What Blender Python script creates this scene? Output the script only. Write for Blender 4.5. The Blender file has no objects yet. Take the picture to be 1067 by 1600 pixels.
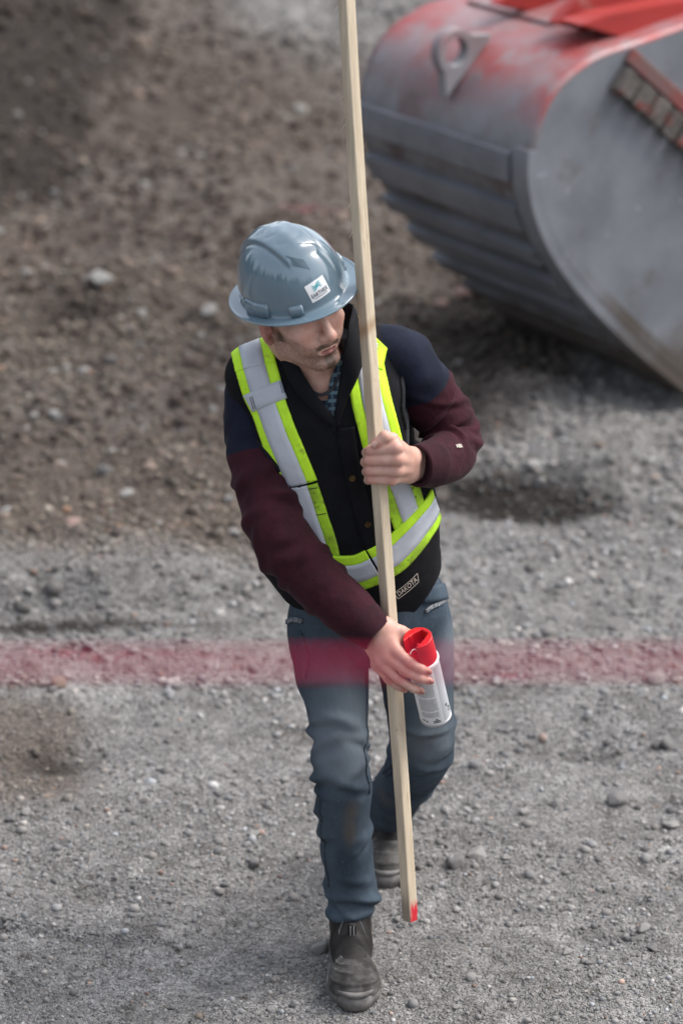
import bpy, bmesh, math, random
import numpy as np
from mathutils import Vector, Matrix
from mathutils.bvhtree import BVHTree
from mathutils.geometry import tessellate_polygon

S = bpy.context.scene
COL = S.collection
random.seed(7)
RNG = np.random.default_rng(7)

# ------------------------------------------------------------------ camera, sky, sun, exposure
PITCH = math.radians(22.0)
FPX = 4500.0                       # focal length in pixels of the 1067 x 1600 photograph
CAM = Vector((0.0, -5.32, 3.30))
cam_d = bpy.data.cameras.new('camera')
cam_d.sensor_fit = 'VERTICAL'
cam_d.sensor_height = 36.0
cam_d.lens = 36.0 * FPX / 1600.0
cam_d.clip_start = 0.05
cam_d.clip_end = 2000.0
cam_d.dof.use_dof = True
cam_d.dof.focus_distance = 5.97
cam_d.dof.aperture_fstop = 2.35
cam_o = bpy.data.objects.new('camera', cam_d)
COL.objects.link(cam_o)
cam_o.location = CAM
cam_o.rotation_euler = (math.pi / 2 - PITCH, 0, 0)
S.camera = cam_o

SUN_EL, SUN_AZ = math.radians(54), math.radians(78)   # behind thin cloud, high to the right of the worker
W = bpy.data.worlds.new('World')
S.world = W
W.use_nodes = True
wn = W.node_tree.nodes
wl = W.node_tree.links
wn.clear()
sky = wn.new('ShaderNodeTexSky')
sky.sky_type = 'NISHITA'
sky.sun_disc = False
sky.sun_elevation = SUN_EL
sky.sun_rotation = SUN_AZ
sky.air_density = 1.0
sky.dust_density = 4.0
sky.ozone_density = 1.0
hs = wn.new('ShaderNodeHueSaturation')       # thin overcast: the blue of the sky washed out
hs.inputs['Saturation'].default_value = 0.42
bg = wn.new('ShaderNodeBackground')
bg.inputs['Strength'].default_value = 0.14
wo = wn.new('ShaderNodeOutputWorld')
wl.new(sky.outputs[0], hs.inputs['Color'])
wl.new(hs.outputs[0], bg.inputs['Color'])
wl.new(bg.outputs[0], wo.inputs['Surface'])

sun_d = bpy.data.lights.new('sun', 'SUN')
sun_d.energy = 0.85
sun_d.angle = math.radians(30)
sun_d.color = (1.0, 0.965, 0.92)
sun_o = bpy.data.objects.new('sun', sun_d)
COL.objects.link(sun_o)
# direction towards the sun
sv = Vector((math.sin(SUN_AZ) * math.cos(SUN_EL), math.cos(SUN_AZ) * math.cos(SUN_EL), math.sin(SUN_EL)))
sun_o.rotation_euler = sv.to_track_quat('Z', 'Y').to_euler()
sun_o.location = (0, 0, 8)

S.view_settings.view_transform = 'Standard'
S.view_settings.look = 'None'
S.view_settings.exposure = 1.22
S.view_settings.gamma = 1.0
S.view_settings.use_curve_mapping = False
S.cycles.max_bounces = 6
S.cycles.diffuse_bounces = 3
S.cycles.use_denoising = True

# ------------------------------------------------------------------ helpers: points
CP, SP = math.cos(PITCH), math.sin(PITCH)

def ray(px, py):
    u = (px - 533.5) / FPX
    v = -(py - 800.0) / FPX
    return Vector((u, CP + v * SP, -SP + v * CP))

def P(px, py, y):
    """the place at depth y that is seen at that pixel of the photograph"""
    d = ray(px, py)
    return CAM + d * ((y - CAM.y) / d.y)

def PG(px, py, z=0.0):
    d = ray(px, py)
    return CAM + d * ((z - CAM.z) / d.z)

def PPl(px, py, p0, n):
    d = ray(px, py)
    return CAM + d * ((p0 - CAM).dot(n) / d.dot(n))

# ------------------------------------------------------------------ helpers: noise
def _hash(ix, iy, iz, seed):
    h = (ix * 374761393 + iy * 668265263 + iz * 2147483647 + seed * 1274126177) & 0xffffffff
    h = ((h ^ (h >> 13)) * 1274126177) & 0xffffffff
    h = (h ^ (h >> 16)) & 0xffffffff
    return h.astype(np.float64) / 4294967295.0

def vnoise(x, y, z, seed=0):
    x = np.asarray(x, float); y = np.asarray(y, float); z = np.asarray(z, float)
    x, y, z = np.broadcast_arrays(x, y, z)
    ix = np.floor(x).astype(np.int64); iy = np.floor(y).astype(np.int64); iz = np.floor(z).astype(np.int64)
    fx = x - ix; fy = y - iy; fz = z - iz
    fx = fx * fx * (3 - 2 * fx); fy = fy * fy * (3 - 2 * fy); fz = fz * fz * (3 - 2 * fz)
    r = 0
    for a in (0, 1):
        wx = fx if a else 1 - fx
        for b in (0, 1):
            wy = fy if b else 1 - fy
            for c in (0, 1):
                wz = fz if c else 1 - fz
                r = r + wx * wy * wz * _hash(ix + a, iy + b, iz + c, seed)
    return r * 2 - 1

def fbm(x, y, z, octs=4, seed=0):
    r = 0; a = 1.0; s = 0
    for o in range(octs):
        r = r + a * vnoise(np.asarray(x) * 2 ** o, np.asarray(y) * 2 ** o, np.asarray(z) * 2 ** o, seed + o * 17)
        s += a; a *= 0.5
    return r / s

def sstep(a, b, x):
    t = np.clip((np.asarray(x, float) - a) / (b - a), 0, 1)
    return t * t * (3 - 2 * t)

# ------------------------------------------------------------------ helpers: objects
def link(name, me, mats=None, parent=None, smooth=True):
    o = bpy.data.objects.new(name, me)
    COL.objects.link(o)
    if mats:
        for m in (mats if isinstance(mats, (list, tuple)) else [mats]):
            if m.name not in [q.name for q in me.materials if q]:
                me.materials.append(m)
    if parent is not None:
        o.parent = parent
        o.matrix_parent_inverse = parent.matrix_world.inverted()
    if smooth and len(me.polygons):
        me.polygons.foreach_set('use_smooth', np.ones(len(me.polygons), bool))
    return o

def new_mesh(name, v, f):
    me = bpy.data.meshes.new(name)
    if isinstance(f, np.ndarray):
        k = f.shape[1]
        v = np.asarray(v, np.float32)
        me.vertices.add(len(v)); me.vertices.foreach_set('co', v.ravel())
        me.loops.add(f.size); me.loops.foreach_set('vertex_index', f.ravel().astype(np.int32))
        me.polygons.add(len(f))
        me.polygons.foreach_set('loop_start', np.arange(0, f.size, k, dtype=np.int32))
        me.polygons.foreach_set('loop_total', np.full(len(f), k, np.int32))
        me.update(calc_edges=True); me.validate()
    else:
        me.from_pydata([tuple(p) for p in v], [], f)
        me.update()
    return me

def mk(name, v, f, mats=None, parent=None, smooth=True):
    return link(name, new_mesh(name, v, f), mats, parent, smooth)

def attr(o, name, vals):
    a = o.data.attributes.new(name, 'FLOAT', 'POINT')
    a.data.foreach_set('value', np.asarray(vals, np.float32))

def cattr(o, name, vals):
    a = o.data.attributes.new(name, 'FLOAT_VECTOR', 'POINT')
    a.data.foreach_set('vector', np.asarray(vals, np.float32).ravel())

def thing(o, label, cat, group=None):
    o['label'] = label; o['category'] = cat
    if group: o['group'] = group
    return o

def empty(name, loc=(0, 0, 0)):
    o = bpy.data.objects.new(name, None)
    COL.objects.link(o); o.location = loc
    o.empty_display_size = 0.1
    bpy.context.view_layer.update()
    return o

def bvh_of(o):
    me = o.data
    return BVHTree.FromPolygons([v.co.copy() for v in me.vertices], [tuple(p.vertices) for p in me.polygons])

def vcos(o):
    a = np.empty(len(o.data.vertices) * 3, np.float32); o.data.vertices.foreach_get('co', a)
    return a.reshape(-1, 3)

def evaluated(o, name=None):
    dg = bpy.context.evaluated_depsgraph_get()
    me = bpy.data.meshes.new_from_object(o.evaluated_get(dg))
    return me

def apply_mods(o):
    bpy.context.view_layer.update()
    me = evaluated(o)
    o.modifiers.clear()
    old = o.data; me.name = old.name
    o.data = me
    bpy.data.meshes.remove(old)
    me.polygons.foreach_set('use_smooth', np.ones(len(me.polygons), bool))
    return o

def bevel_box(bm, c, s, rot=None, bev=0.003, seg=2):
    r = bmesh.ops.create_cube(bm, size=1.0)
    vs = r['verts']
    for v in vs:
        v.co = Vector((v.co.x * s[0], v.co.y * s[1], v.co.z * s[2]))
    es = list({e for v in vs for e in v.link_edges})
    if bev > 0:
        g = bmesh.ops.bevel(bm, geom=es, offset=bev, segments=seg, affect='EDGES', profile=0.5)
        vs = list({v for f in g['faces'] for v in f.verts} | {v for v in vs if v.is_valid})
    M = Matrix.Translation(Vector(c))
    if rot is not None: M = M @ rot.to_4x4()
    allv = set(vs)
    # take in every vertex joined to these
    st = list(allv)
    while st:
        v = st.pop()
        for e in v.link_edges:
            w = e.other_vert(v)
            if w not in allv: allv.add(w); st.append(w)
    bmesh.ops.transform(bm, matrix=M, verts=list(allv))
    return list(allv)

def bm_obj(name, bm, mats=None, parent=None, smooth=False):
    me = bpy.data.meshes.new(name); bm.normal_update(); bm.to_mesh(me); bm.free()
    return link(name, me, mats, parent, smooth)

# ------------------------------------------------------------------ helpers: swept tubes (loft)
def catmull(pts, n):
    pts = np.asarray(pts, float)
    q = np.vstack([2 * pts[0] - pts[1], pts, 2 * pts[-1] - pts[-2]])
    m = len(pts) - 1
    t = np.linspace(0, m, n)
    i = np.minimum(t.astype(int), m - 1); f = (t - i)[:, None]
    a, b, c, d = q[i], q[i + 1], q[i + 2], q[i + 3]
    return 0.5 * ((2 * b) + (-a + c) * f + (2 * a - 5 * b + 4 * c - d) * f ** 2 + (-a + 3 * b - 3 * c + d) * f ** 3)

def loft(st, n_al=80, n_ar=64, folds=(), hint=(0, -1, 0.3), cap=True, noise=0.0, nscale=18, seed=0, sq=2.0):
    """st: rows x, y, z, r_side, r_front. folds: (s, th, ws, wth, amp, skew), s in metres along the path."""
    st = np.asarray(st, float)
    C = catmull(st, n_al * 4)
    seg = np.r_[0, np.cumsum(np.linalg.norm(np.diff(C[:, :3], axis=0), axis=1))]
    s = np.linspace(0, seg[-1], n_al)
    R = np.stack([np.interp(s, seg, C[:, k]) for k in range(5)], 1)
    c = R[:, :3]
    T = np.gradient(c, axis=0); T /= np.linalg.norm(T, axis=1)[:, None]
    N = np.zeros_like(T); h = np.asarray(hint, float)
    for i in range(n_al):
        h = h - T[i] * h.dot(T[i]); h = h / np.linalg.norm(h); N[i] = h
    B = np.cross(T, N)
    th = np.linspace(-math.pi, math.pi, n_ar, endpoint=False)
    SS, TH = np.meshgrid(s, th, indexing='ij')
    rs, rf = R[:, 3][:, None], R[:, 4][:, None]
    ct, sn = np.cos(TH), np.sin(TH)
    rad = (np.abs(ct / rf) ** sq + np.abs(sn / rs) ** sq) ** (-1 / sq)
    D = np.zeros_like(rad)
    for (s0, t0, ws, wt, am, sk) in folds:
        dt = (TH - t0 + math.pi) % (2 * math.pi) - math.pi
        u = (SS - s0 - sk * dt) / ws
        D += am * (np.exp(-u * u) - 0.55 * np.exp(-((u - 1.6) / 0.9) ** 2)) * np.exp(-(dt / wt) ** 2)
    rad = rad + D
    V = c[:, None, :] + rad[..., None] * (ct[..., None] * N[:, None, :] + sn[..., None] * B[:, None, :])
    if noise:
        nn = fbm(V[..., 0] * nscale, V[..., 1] * nscale, V[..., 2] * nscale, 3, seed)
        V = V + (noise * nn)[..., None] * (ct[..., None] * N[:, None, :] + sn[..., None] * B[:, None, :])
    v = V.reshape(-1, 3)
    i, j = np.meshgrid(np.arange(n_al - 1), np.arange(n_ar), indexing='ij')
    j2 = (j + 1) % n_ar
    f = np.stack([i * n_ar + j, i * n_ar + j2, (i + 1) * n_ar + j2, (i + 1) * n_ar + j], -1).reshape(-1, 4)[:, ::-1]
    f = [tuple(q) for q in f.tolist()]
    v = list(map(tuple, v))
    if cap:
        f.append(tuple(range(n_ar))[::1]); f.append(tuple(range((n_al - 1) * n_ar, n_al * n_ar))[::-1])
    return v, f, s, TH

def rand_folds(n, s0, s1, th0, th1, amp, ws=(0.008, 0.016), wt=(0.5, 1.1), skew=0.02, rng=random):
    return [(rng.uniform(s0, s1), rng.uniform(th0, th1), rng.uniform(*ws), rng.uniform(*wt),
             rng.uniform(0.5, 1.0) * amp, rng.uniform(-skew, skew)) for _ in range(n)]

# ------------------------------------------------------------------ helpers: blended solids (distance field + surface nets)
class Field:
    def __init__(s, xs, ys, zs):
        s.ax = [np.asarray(a, np.float32) for a in (xs, ys, zs)]
        s.D = np.full([len(a) for a in s.ax], 0.06, np.float32)

    def sl(s, lo, hi):
        out = []
        for k in range(3):
            a = max(0, np.searchsorted(s.ax[k], lo[k]) - 2); b = min(len(s.ax[k]), np.searchsorted(s.ax[k], hi[k]) + 2)
            out.append(slice(a, max(a + 1, b)))
        return tuple(out)

    def grid(s, sl):
        return (s.ax[0][sl[0]][:, None, None], s.ax[1][sl[1]][None, :, None], s.ax[2][sl[2]][None, None, :])

    def put(s, fn, lo, hi, k=0.01, op='add'):
        m = k + 0.012
        sl = s.sl([q - m for q in lo], [q + m for q in hi])
        x, y, z = s.grid(sl)
        d = fn(x, y, z).astype(np.float32)
        cur = s.D[sl]
        if op == 'add':
            h = np.maximum(k - np.abs(cur - d), 0) / max(k, 1e-6)
            s.D[sl] = np.minimum(cur, d) - h * h * k * 0.25
        elif op == 'sub':
            d = -d
            h = np.maximum(k - np.abs(cur - d), 0) / max(k, 1e-6)
            s.D[sl] = np.maximum(cur, d) + h * h * k * 0.25

    def cone(s, a, b, ra, rb=None, k=0.01, op='add'):
        a = np.asarray(a, float); b = np.asarray(b, float); rb = ra if rb is None else rb
        ab = b - a; L2 = max(float(ab.dot(ab)), 1e-9)
        def fn(x, y, z):
            t = np.clip(((x - a[0]) * ab[0] + (y - a[1]) * ab[1] + (z - a[2]) * ab[2]) / L2, 0, 1)
            dx = x - a[0] - t * ab[0]; dy = y - a[1] - t * ab[1]; dz = z - a[2] - t * ab[2]
            return np.sqrt(dx * dx + dy * dy + dz * dz) - (ra + (rb - ra) * t)
        r = max(ra, rb)
        s.put(fn, np.minimum(a, b) - r, np.maximum(a, b) + r, k, op)

    def chain(s, pts, rs, k=0.004):
        for i in range(len(pts) - 1):
            s.cone(pts[i], pts[i + 1], rs[i], rs[i + 1], k)

    def ell(s, c, r, M=None, k=0.01, op='add'):
        c = np.asarray(c, float); M = np.eye(3) if M is None else np.asarray(M, float)
        def fn(x, y, z):
            X, Y, Z = x - c[0], y - c[1], z - c[2]
            u = (M[0, 0] * X + M[1, 0] * Y + M[2, 0] * Z) / r[0]
            v = (M[0, 1] * X + M[1, 1] * Y + M[2, 1] * Z) / r[1]
            w = (M[0, 2] * X + M[1, 2] * Y + M[2, 2] * Z) / r[2]
            k0 = np.sqrt(u * u + v * v + w * w)
            k1 = np.sqrt((u / r[0]) ** 2 + (v / r[1]) ** 2 + (w / r[2]) ** 2)
            return k0 * (k0 - 1) / np.maximum(k1, 1e-6)
        R = max(r)
        s.put(fn, c - R, c + R, k, op)

    def mesh(s):
        D = s.D; ax = s.ax
        I = D < 0
        n = D.shape
        cnt = np.zeros([q - 1 for q in n], np.uint8)
        for a in (0, 1):
            for b in (0, 1):
                for c in (0, 1):
                    cnt += I[a:n[0] - 1 + a, b:n[1] - 1 + b, c:n[2] - 1 + c]
        act = (cnt > 0) & (cnt < 8)
        ci = np.argwhere(act)
        idx = np.full(act.shape, -1, np.int32); idx[act] = np.arange(len(ci), dtype=np.int32)
        acc = np.zeros((len(ci), 3)); num = np.zeros(len(ci))
        corners = [(a, b, c) for a in (0, 1) for b in (0, 1) for c in (0, 1)]
        for p in corners:
            for q in corners:
                if sum(abs(p[k] - q[k]) for k in range(3)) != 1 or p > q: continue
                i0 = ci + p; i1 = ci + q
                d0 = D[i0[:, 0], i0[:, 1], i0[:, 2]]; d1 = D[i1[:, 0], i1[:, 1], i1[:, 2]]
                x = (d0 < 0) != (d1 < 0)
                t = np.where(x, d0 / np.where(x, d0 - d1, 1), 0)
                p0 = np.stack([ax[k][i0[:, k]] for k in range(3)], 1); p1 = np.stack([ax[k][i1[:, k]] for k in range(3)], 1)
                acc += np.where(x[:, None], p0 + t[:, None] * (p1 - p0), 0); num += x
        v = acc / num[:, None]
        F = []
        for k in range(3):
            a = [slice(None)] * 3; b = [slice(None)] * 3
            a[k] = slice(0, n[k] - 1); b[k] = slice(1, n[k])
            A = I[tuple(a)]; Bq = I[tuple(b)]
            e = np.argwhere(A != Bq)
            u, w = (k + 1) % 3, (k + 2) % 3
            ok = (e[:, u] > 0) & (e[:, w] > 0) & (e[:, u] < n[u] - 1) & (e[:, w] < n[w] - 1)
            e = e[ok]
            ins = A[e[:, 0], e[:, 1], e[:, 2]]
            def g(du, dw):
                q = e.copy(); q[:, u] -= du; q[:, w] -= dw
                return idx[q[:, 0], q[:, 1], q[:, 2]]
            quad = np.stack([g(1, 1), g(0, 1), g(0, 0), g(1, 0)], 1)
            quad[~ins] = quad[~ins][:, ::-1]
            F.append(quad)
        return v, np.vstack(F)

def lin(a, b, h):
    return np.arange(a, b + h * 0.5, h)

# ------------------------------------------------------------------ helpers: things laid on a surface
def ray_hit(bv, px, py):
    d = ray(px, py).normalized()
    h = bv.ray_cast(CAM, d)
    return h

def lay_ribbon(name, bv, path, lo, hi, mats, parent, off=0.002, thick=0.0025, nu=5, n=60, world=False, rag=0.0):
    """a strip of cloth laid on a surface; lo..hi are its edges measured across the path (metres)."""
    if world: raw = [Vector(p) for p in path]
    else:
        raw = []
        for p in path:
            h = ray_hit(bv, *p)
            if h[0] is not None: raw.append(h[0])
    C = catmull(np.array([tuple(p) for p in raw]), n)
    rows = []
    T = np.gradient(C, axis=0)
    for i in range(n):
        q, nn, _, _ = bv.find_nearest(Vector(C[i]))
        t = Vector(T[i]).normalized()
        sd = nn.cross(t).normalized()
        row = []
        for k in range(nu):
            w = lo + (hi - lo) * k / (nu - 1)
            a, na, _, _ = bv.find_nearest(q + sd * w + nn * 0.004)
            row.append((a + na * off, na))
        rows.append(row)
    v, f = [], []
    for row in rows:
        for (a, na) in row: v.append(a + na * thick)
    for row in rows:
        for (a, na) in row: v.append(a - na * 0.004)
    m = n * nu
    for i in range(n - 1):
        for k in range(nu - 1):
            a = i * nu + k
            f.append((a, a + 1, a + nu + 1, a + nu)); f.append((m + a, m + a + nu, m + a + nu + 1, m + a + 1))
        a = i * nu; f.append((a, a + nu, m + a + nu, m + a))
        a = i * nu + nu - 1; f.append((a, m + a, m + a + nu, a + nu))
    f.append(tuple(range(nu)) + tuple(m + k for k in range(nu - 1, -1, -1)))
    e = (n - 1) * nu
    f.append(tuple(e + k for k in range(nu - 1, -1, -1)) + tuple(m + e + k for k in range(nu)))
    me = new_mesh(name, v, f)
    bm = bmesh.new(); bm.from_mesh(me); bmesh.ops.recalc_face_normals(bm, faces=bm.faces); bm.to_mesh(me); bm.free()
    o = link(name, me, mats, parent)
    return o

def flat_to_surface(name, bv, v2, f, centre, X, Y, mats, parent, off):
    out = []
    for (a, b) in v2:
        p = centre + X * a + Y * b
        q, nn, _, _ = bv.find_nearest(p)
        if nn.dot(X.cross(Y)) < 0: nn = -nn
        out.append(q + nn * off)
    return mk(name, out, f, mats, parent, smooth=False)

def text_2d(txt, size=1.0, res=2, bold=0.0, space=1.0):
    c = bpy.data.curves.new('lettering', 'FONT')
    c.body = txt; c.size = size; c.align_x = 'CENTER'; c.align_y = 'CENTER'; c.resolution_u = res
    c.offset = bold; c.space_character = space
    o = bpy.data.objects.new('lettering', c)
    COL.objects.link(o); bpy.context.view_layer.update()
    me = evaluated(o)
    v = [(p.co.x, p.co.y) for p in me.vertices]; f = [tuple(p.vertices) for p in me.polygons]
    bpy.data.objects.remove(o); bpy.data.curves.remove(c); bpy.data.meshes.remove(me)
    return v, f
# ------------------------------------------------------------------ materials
def mat(name, col, col2=None, nsc=6.0, ndet=5, rough=0.85, rough2=None, bump=0.0, bsc=300.0, bdist=0.002, metal=0.0,
        spec=0.5, coat=0.0, layers=(), stretch=(1, 1, 1), sheen=0.0, sss=0.0, lo=0.35, hi=0.65, bump2=None, wave=None):
    """layers: (mask, colour, rough or None); mask is ('attr', name, lo, hi) or ('noise', scale, lo, hi)"""
    m = bpy.data.materials.new(name); m.use_nodes = True
    t = m.node_tree; n = t.nodes; l = t.links
    b = n['Principled BSDF']
    b.inputs['Roughness'].default_value = rough
    b.inputs['Metallic'].default_value = metal
    b.inputs['Specular IOR Level'].default_value = spec
    b.inputs['Coat Weight'].default_value = coat
    b.inputs['Coat Roughness'].default_value = 0.06
    if sheen:
        b.inputs['Sheen Weight'].default_value = sheen; b.inputs['Sheen Roughness'].default_value = 0.5
    if sss:
        b.inputs['Subsurface Weight'].default_value = sss
        b.inputs['Subsurface Radius'].default_value = (0.012, 0.004, 0.002); b.inputs['Subsurface Scale'].default_value = 0.6
    tc = n.new('ShaderNodeTexCoord'); mp = n.new('ShaderNodeMapping'); mp.inputs['Scale'].default_value = stretch
    l.new(tc.outputs['Object'], mp.inputs['Vector'])
    def noise(sc, det=5, rg=0.6):
        q = n.new('ShaderNodeTexNoise'); q.inputs['Scale'].default_value = sc; q.inputs['Detail'].default_value = det
        q.inputs['Roughness'].default_value = rg
        l.new(mp.outputs[0], q.inputs['Vector']); return q.outputs['Fac']
    def ramp(src, a, c):
        q = n.new('ShaderNodeMapRange'); q.interpolation_type = 'SMOOTHSTEP'
        q.inputs['From Min'].default_value = a; q.inputs['From Max'].default_value = c
        l.new(src, q.inputs['Value']); return q.outputs[0]
    def mix(fac, A, B):
        q = n.new('ShaderNodeMix'); q.data_type = 'RGBA'
        if hasattr(fac, 'is_linked') or not isinstance(fac, (int, float)): l.new(fac, q.inputs['Factor'])
        else: q.inputs['Factor'].default_value = fac
        for i, c in ((6, A), (7, B)):
            if isinstance(c, (tuple, list)): q.inputs[i].default_value = (*c, 1)
            else: l.new(c, q.inputs[i])
        return q.outputs[2]
    cur = tuple(col)
    if col2 is not None:
        cur = mix(ramp(noise(nsc, ndet), lo, hi), col, col2)
    rcur = None
    for lay in layers:
        mk_, c = lay[0], lay[1]
        if mk_[0] == 'attr':
            a = n.new('ShaderNodeAttribute'); a.attribute_name = mk_[1]; src = a.outputs['Fac']
            if len(mk_) > 4:       # broken up by a noise
                ad = n.new('ShaderNodeMath'); ad.operation = 'MULTIPLY_ADD'
                l.new(noise(mk_[4], 4), ad.inputs[0]); ad.inputs[1].default_value = mk_[5]; l.new(src, ad.inputs[2])
                sb = n.new('ShaderNodeMath'); sb.operation = 'SUBTRACT'; l.new(ad.outputs[0], sb.inputs[0]); sb.inputs[1].default_value = mk_[5] * 0.5
                src = sb.outputs[0]
        else:
            src = noise(mk_[1], 6)
        fac = ramp(src, mk_[2], mk_[3])
        if c == 'ATTR':
            a = n.new('ShaderNodeAttribute'); a.attribute_name = lay[3]; c = a.outputs['Color']
        cur = mix(fac, cur, c)
        if len(lay) > 2 and lay[2] is not None:
            q = n.new('ShaderNodeMix'); l.new(fac, q.inputs['Factor'])
            if rcur is None: q.inputs[2].default_value = rough
            else: l.new(rcur, q.inputs[2])
            q.inputs[3].default_value = lay[2]; rcur = q.outputs[0]
    if isinstance(cur, tuple): b.inputs['Base Color'].default_value = (*cur, 1)
    else: l.new(cur, b.inputs['Base Color'])
    if rcur is not None: l.new(rcur, b.inputs['Roughness'])
    elif rough2 is not None:
        q = n.new('ShaderNodeMapRange'); l.new(noise(nsc * 2.3, 4), q.inputs['Value'])
        q.inputs['From Min'].default_value = 0.3; q.inputs['From Max'].default_value = 0.7
        q.inputs['To Min'].default_value = rough; q.inputs['To Max'].default_value = rough2
        l.new(q.outputs[0], b.inputs['Roughness'])
    nrm = None
    if bump:
        bp = n.new('ShaderNodeBump'); bp.inputs['Strength'].default_value = bump; bp.inputs['Distance'].default_value = bdist
        l.new(noise(bsc, 4), bp.inputs['Height']); nrm = bp.outputs[0]
    if bump2:
        bp = n.new('ShaderNodeBump'); bp.inputs['Strength'].default_value = bump2[0]; bp.inputs['Distance'].default_value = bump2[2]
        l.new(noise(bump2[1], 4), bp.inputs['Height'])
        if nrm: l.new(nrm, bp.inputs['Normal'])
        nrm = bp.outputs[0]
    if nrm: l.new(nrm, b.inputs['Normal'])
    m['_out'] = 1
    return m

M_skin = mat('skin', (0.58, 0.36, 0.29), (0.52, 0.295, 0.23), nsc=40, rough=0.48, spec=0.4, bump=0.25, bsc=700, bdist=0.001, sss=0.12,
             layers=[(('attr', 'ruddy', 0.0, 1.0), (0.48, 0.20, 0.16)),
                     (('attr', 'lips', 0.2, 0.8), (0.30, 0.120, 0.105)),
                     (('attr', 'beard', 0.25, 0.95, 420, 0.9), (0.085, 0.052, 0.035)),
                     (('attr', 'dark', 0.3, 0.7), (0.03, 0.012, 0.01))])
M_nail = mat('nail', (0.50, 0.31, 0.26), rough=0.5)
M_dirty_nail = mat('dirty_nail', (0.30, 0.13, 0.10), rough=0.5)
M_eye = mat('eye_white', (0.6, 0.57, 0.54), rough=0.2)
M_iris = mat('iris', (0.03, 0.035, 0.04), rough=0.15)
M_hair = mat('hair', (0.045, 0.028, 0.018), (0.07, 0.045, 0.03), nsc=90, rough=0.6, bump=0.6, bsc=300, bdist=0.003)
M_hat = mat('hard_hat_shell', (0.130, 0.192, 0.236), (0.122, 0.184, 0.228), nsc=9, rough=0.10, spec=0.5, coat=1.0,
            layers=[(('noise', 14, 0.62, 0.80), (0.155, 0.20, 0.225), 0.28), (('noise', 95, 0.69, 0.74), (0.20, 0.25, 0.27), 0.5)])
M_hat_dark = mat('hard_hat_vent', (0.085, 0.135, 0.165), rough=0.4)
M_hat_in = mat('hard_hat_lining', (0.03, 0.035, 0.04), rough=0.8)
M_white = mat('sticker_white', (0.80, 0.81, 0.82), rough=0.35)
M_teal = mat('sticker_teal', (0.05, 0.36, 0.40), rough=0.4)
M_ink = mat('sticker_ink', (0.02, 0.03, 0.06), rough=0.4)
M_vest = mat('black_vest_cloth', (0.0065, 0.0068, 0.0085), (0.010, 0.010, 0.0125), nsc=14, rough=0.85, spec=0.12, bump=0.35, bsc=900, bdist=0.0008,
             bump2=(0.35, 60, 0.004), layers=[(('noise', 11, 0.62, 0.80), (0.022, 0.020, 0.019))])
M_vest_trim = mat('vest_trim', (0.014, 0.015, 0.018), rough=0.8, spec=0.15, bump=0.3, bsc=800, bdist=0.0008)
M_lime = mat('lime_tape', (0.56, 0.92, 0.035), (0.48, 0.80, 0.03), nsc=30, rough=0.6, spec=0.3, bump=0.3, bsc=900, bdist=0.0006,
             bump2=(0.4, 45, 0.004), layers=[(('noise', 22, 0.60, 0.74), (0.22, 0.33, 0.03)), (('noise', 75, 0.66, 0.75), (0.12, 0.15, 0.03))])
M_lime_dirty = mat('soiled_lime_tape', (0.42, 0.72, 0.03), (0.26, 0.42, 0.03), nsc=24, rough=0.65, spec=0.3, bump=0.3, bsc=900, bdist=0.0006,
             bump2=(0.5, 45, 0.004), layers=[(('noise', 33, 0.55, 0.7), (0.09, 0.11, 0.025)), (('noise', 95, 0.64, 0.73), (0.05, 0.05, 0.02))])
M_refl = mat('reflective_tape', (0.50, 0.53, 0.58), (0.44, 0.465, 0.51), nsc=18, rough=0.42, spec=0.5, bump=0.25, bsc=1200, bdist=0.0005,
             bump2=(0.4, 40, 0.004), layers=[(('noise', 50, 0.66, 0.78), (0.25, 0.26, 0.27))])
M_thread = mat('seam_thread', (0.16, 0.17, 0.18), rough=0.8)
M_patchthread = mat('logo_thread', (0.46, 0.42, 0.36), rough=0.8)
M_brass = mat('brass_button', (0.13, 0.085, 0.035), (0.07, 0.05, 0.03), nsc=200, rough=0.42, metal=0.9)
M_maroon = mat('maroon_knit', (0.040, 0.0085, 0.0150), (0.028, 0.0065, 0.0115), nsc=22, rough=0.85, spec=0.15, sheen=0.035, bump=0.35, bsc=1100, bdist=0.0007,
               bump2=(0.55, 42, 0.006), layers=[(('noise', 13, 0.6, 0.8), (0.050, 0.016, 0.023))])
M_navy = mat('navy_knit', (0.0095, 0.0125, 0.0265), (0.007, 0.0095, 0.020), nsc=22, rough=0.85, spec=0.15, sheen=0.03, bump=0.35, bsc=1100, bdist=0.0007,
             bump2=(0.3, 70, 0.003))
M_cuff = mat('maroon_rib', (0.034, 0.0095, 0.0155), (0.026, 0.008, 0.0125), nsc=40, rough=0.9, spec=0.15, sheen=0.04, bump=0.5, bsc=900, bdist=0.001)
M_tee = mat('charcoal_tee', (0.028, 0.031, 0.038), (0.04, 0.043, 0.05), nsc=60, rough=0.9, bump=0.3, bsc=900, bdist=0.0008)
M_boot = mat('boot_leather', (0.009, 0.0085, 0.008), (0.022, 0.020, 0.019), nsc=16, spec=0.2, rough=0.6, rough2=0.75, bump=0.4, bsc=260, bdist=0.0015,
             layers=[(('attr', 'dust', 0.30, 1.5, 30, 0.9), (0.062, 0.058, 0.055), 0.9)])
M_sole = mat('boot_rubber', (0.105, 0.101, 0.097), (0.20, 0.192, 0.184), nsc=26, spec=0.2, rough=0.9, bump=0.4, bsc=300, bdist=0.0015)
M_toe = mat('toe_rubber', (0.045, 0.043, 0.041), (0.125, 0.119, 0.113), nsc=26, spec=0.2, rough=0.85, bump=0.4, bsc=300, bdist=0.0015)
M_elastic = mat('elastic', (0.012, 0.012, 0.013), rough=0.85)
M_tabthread = mat('tab_thread', (0.45, 0.44, 0.42), rough=0.8)

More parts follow.
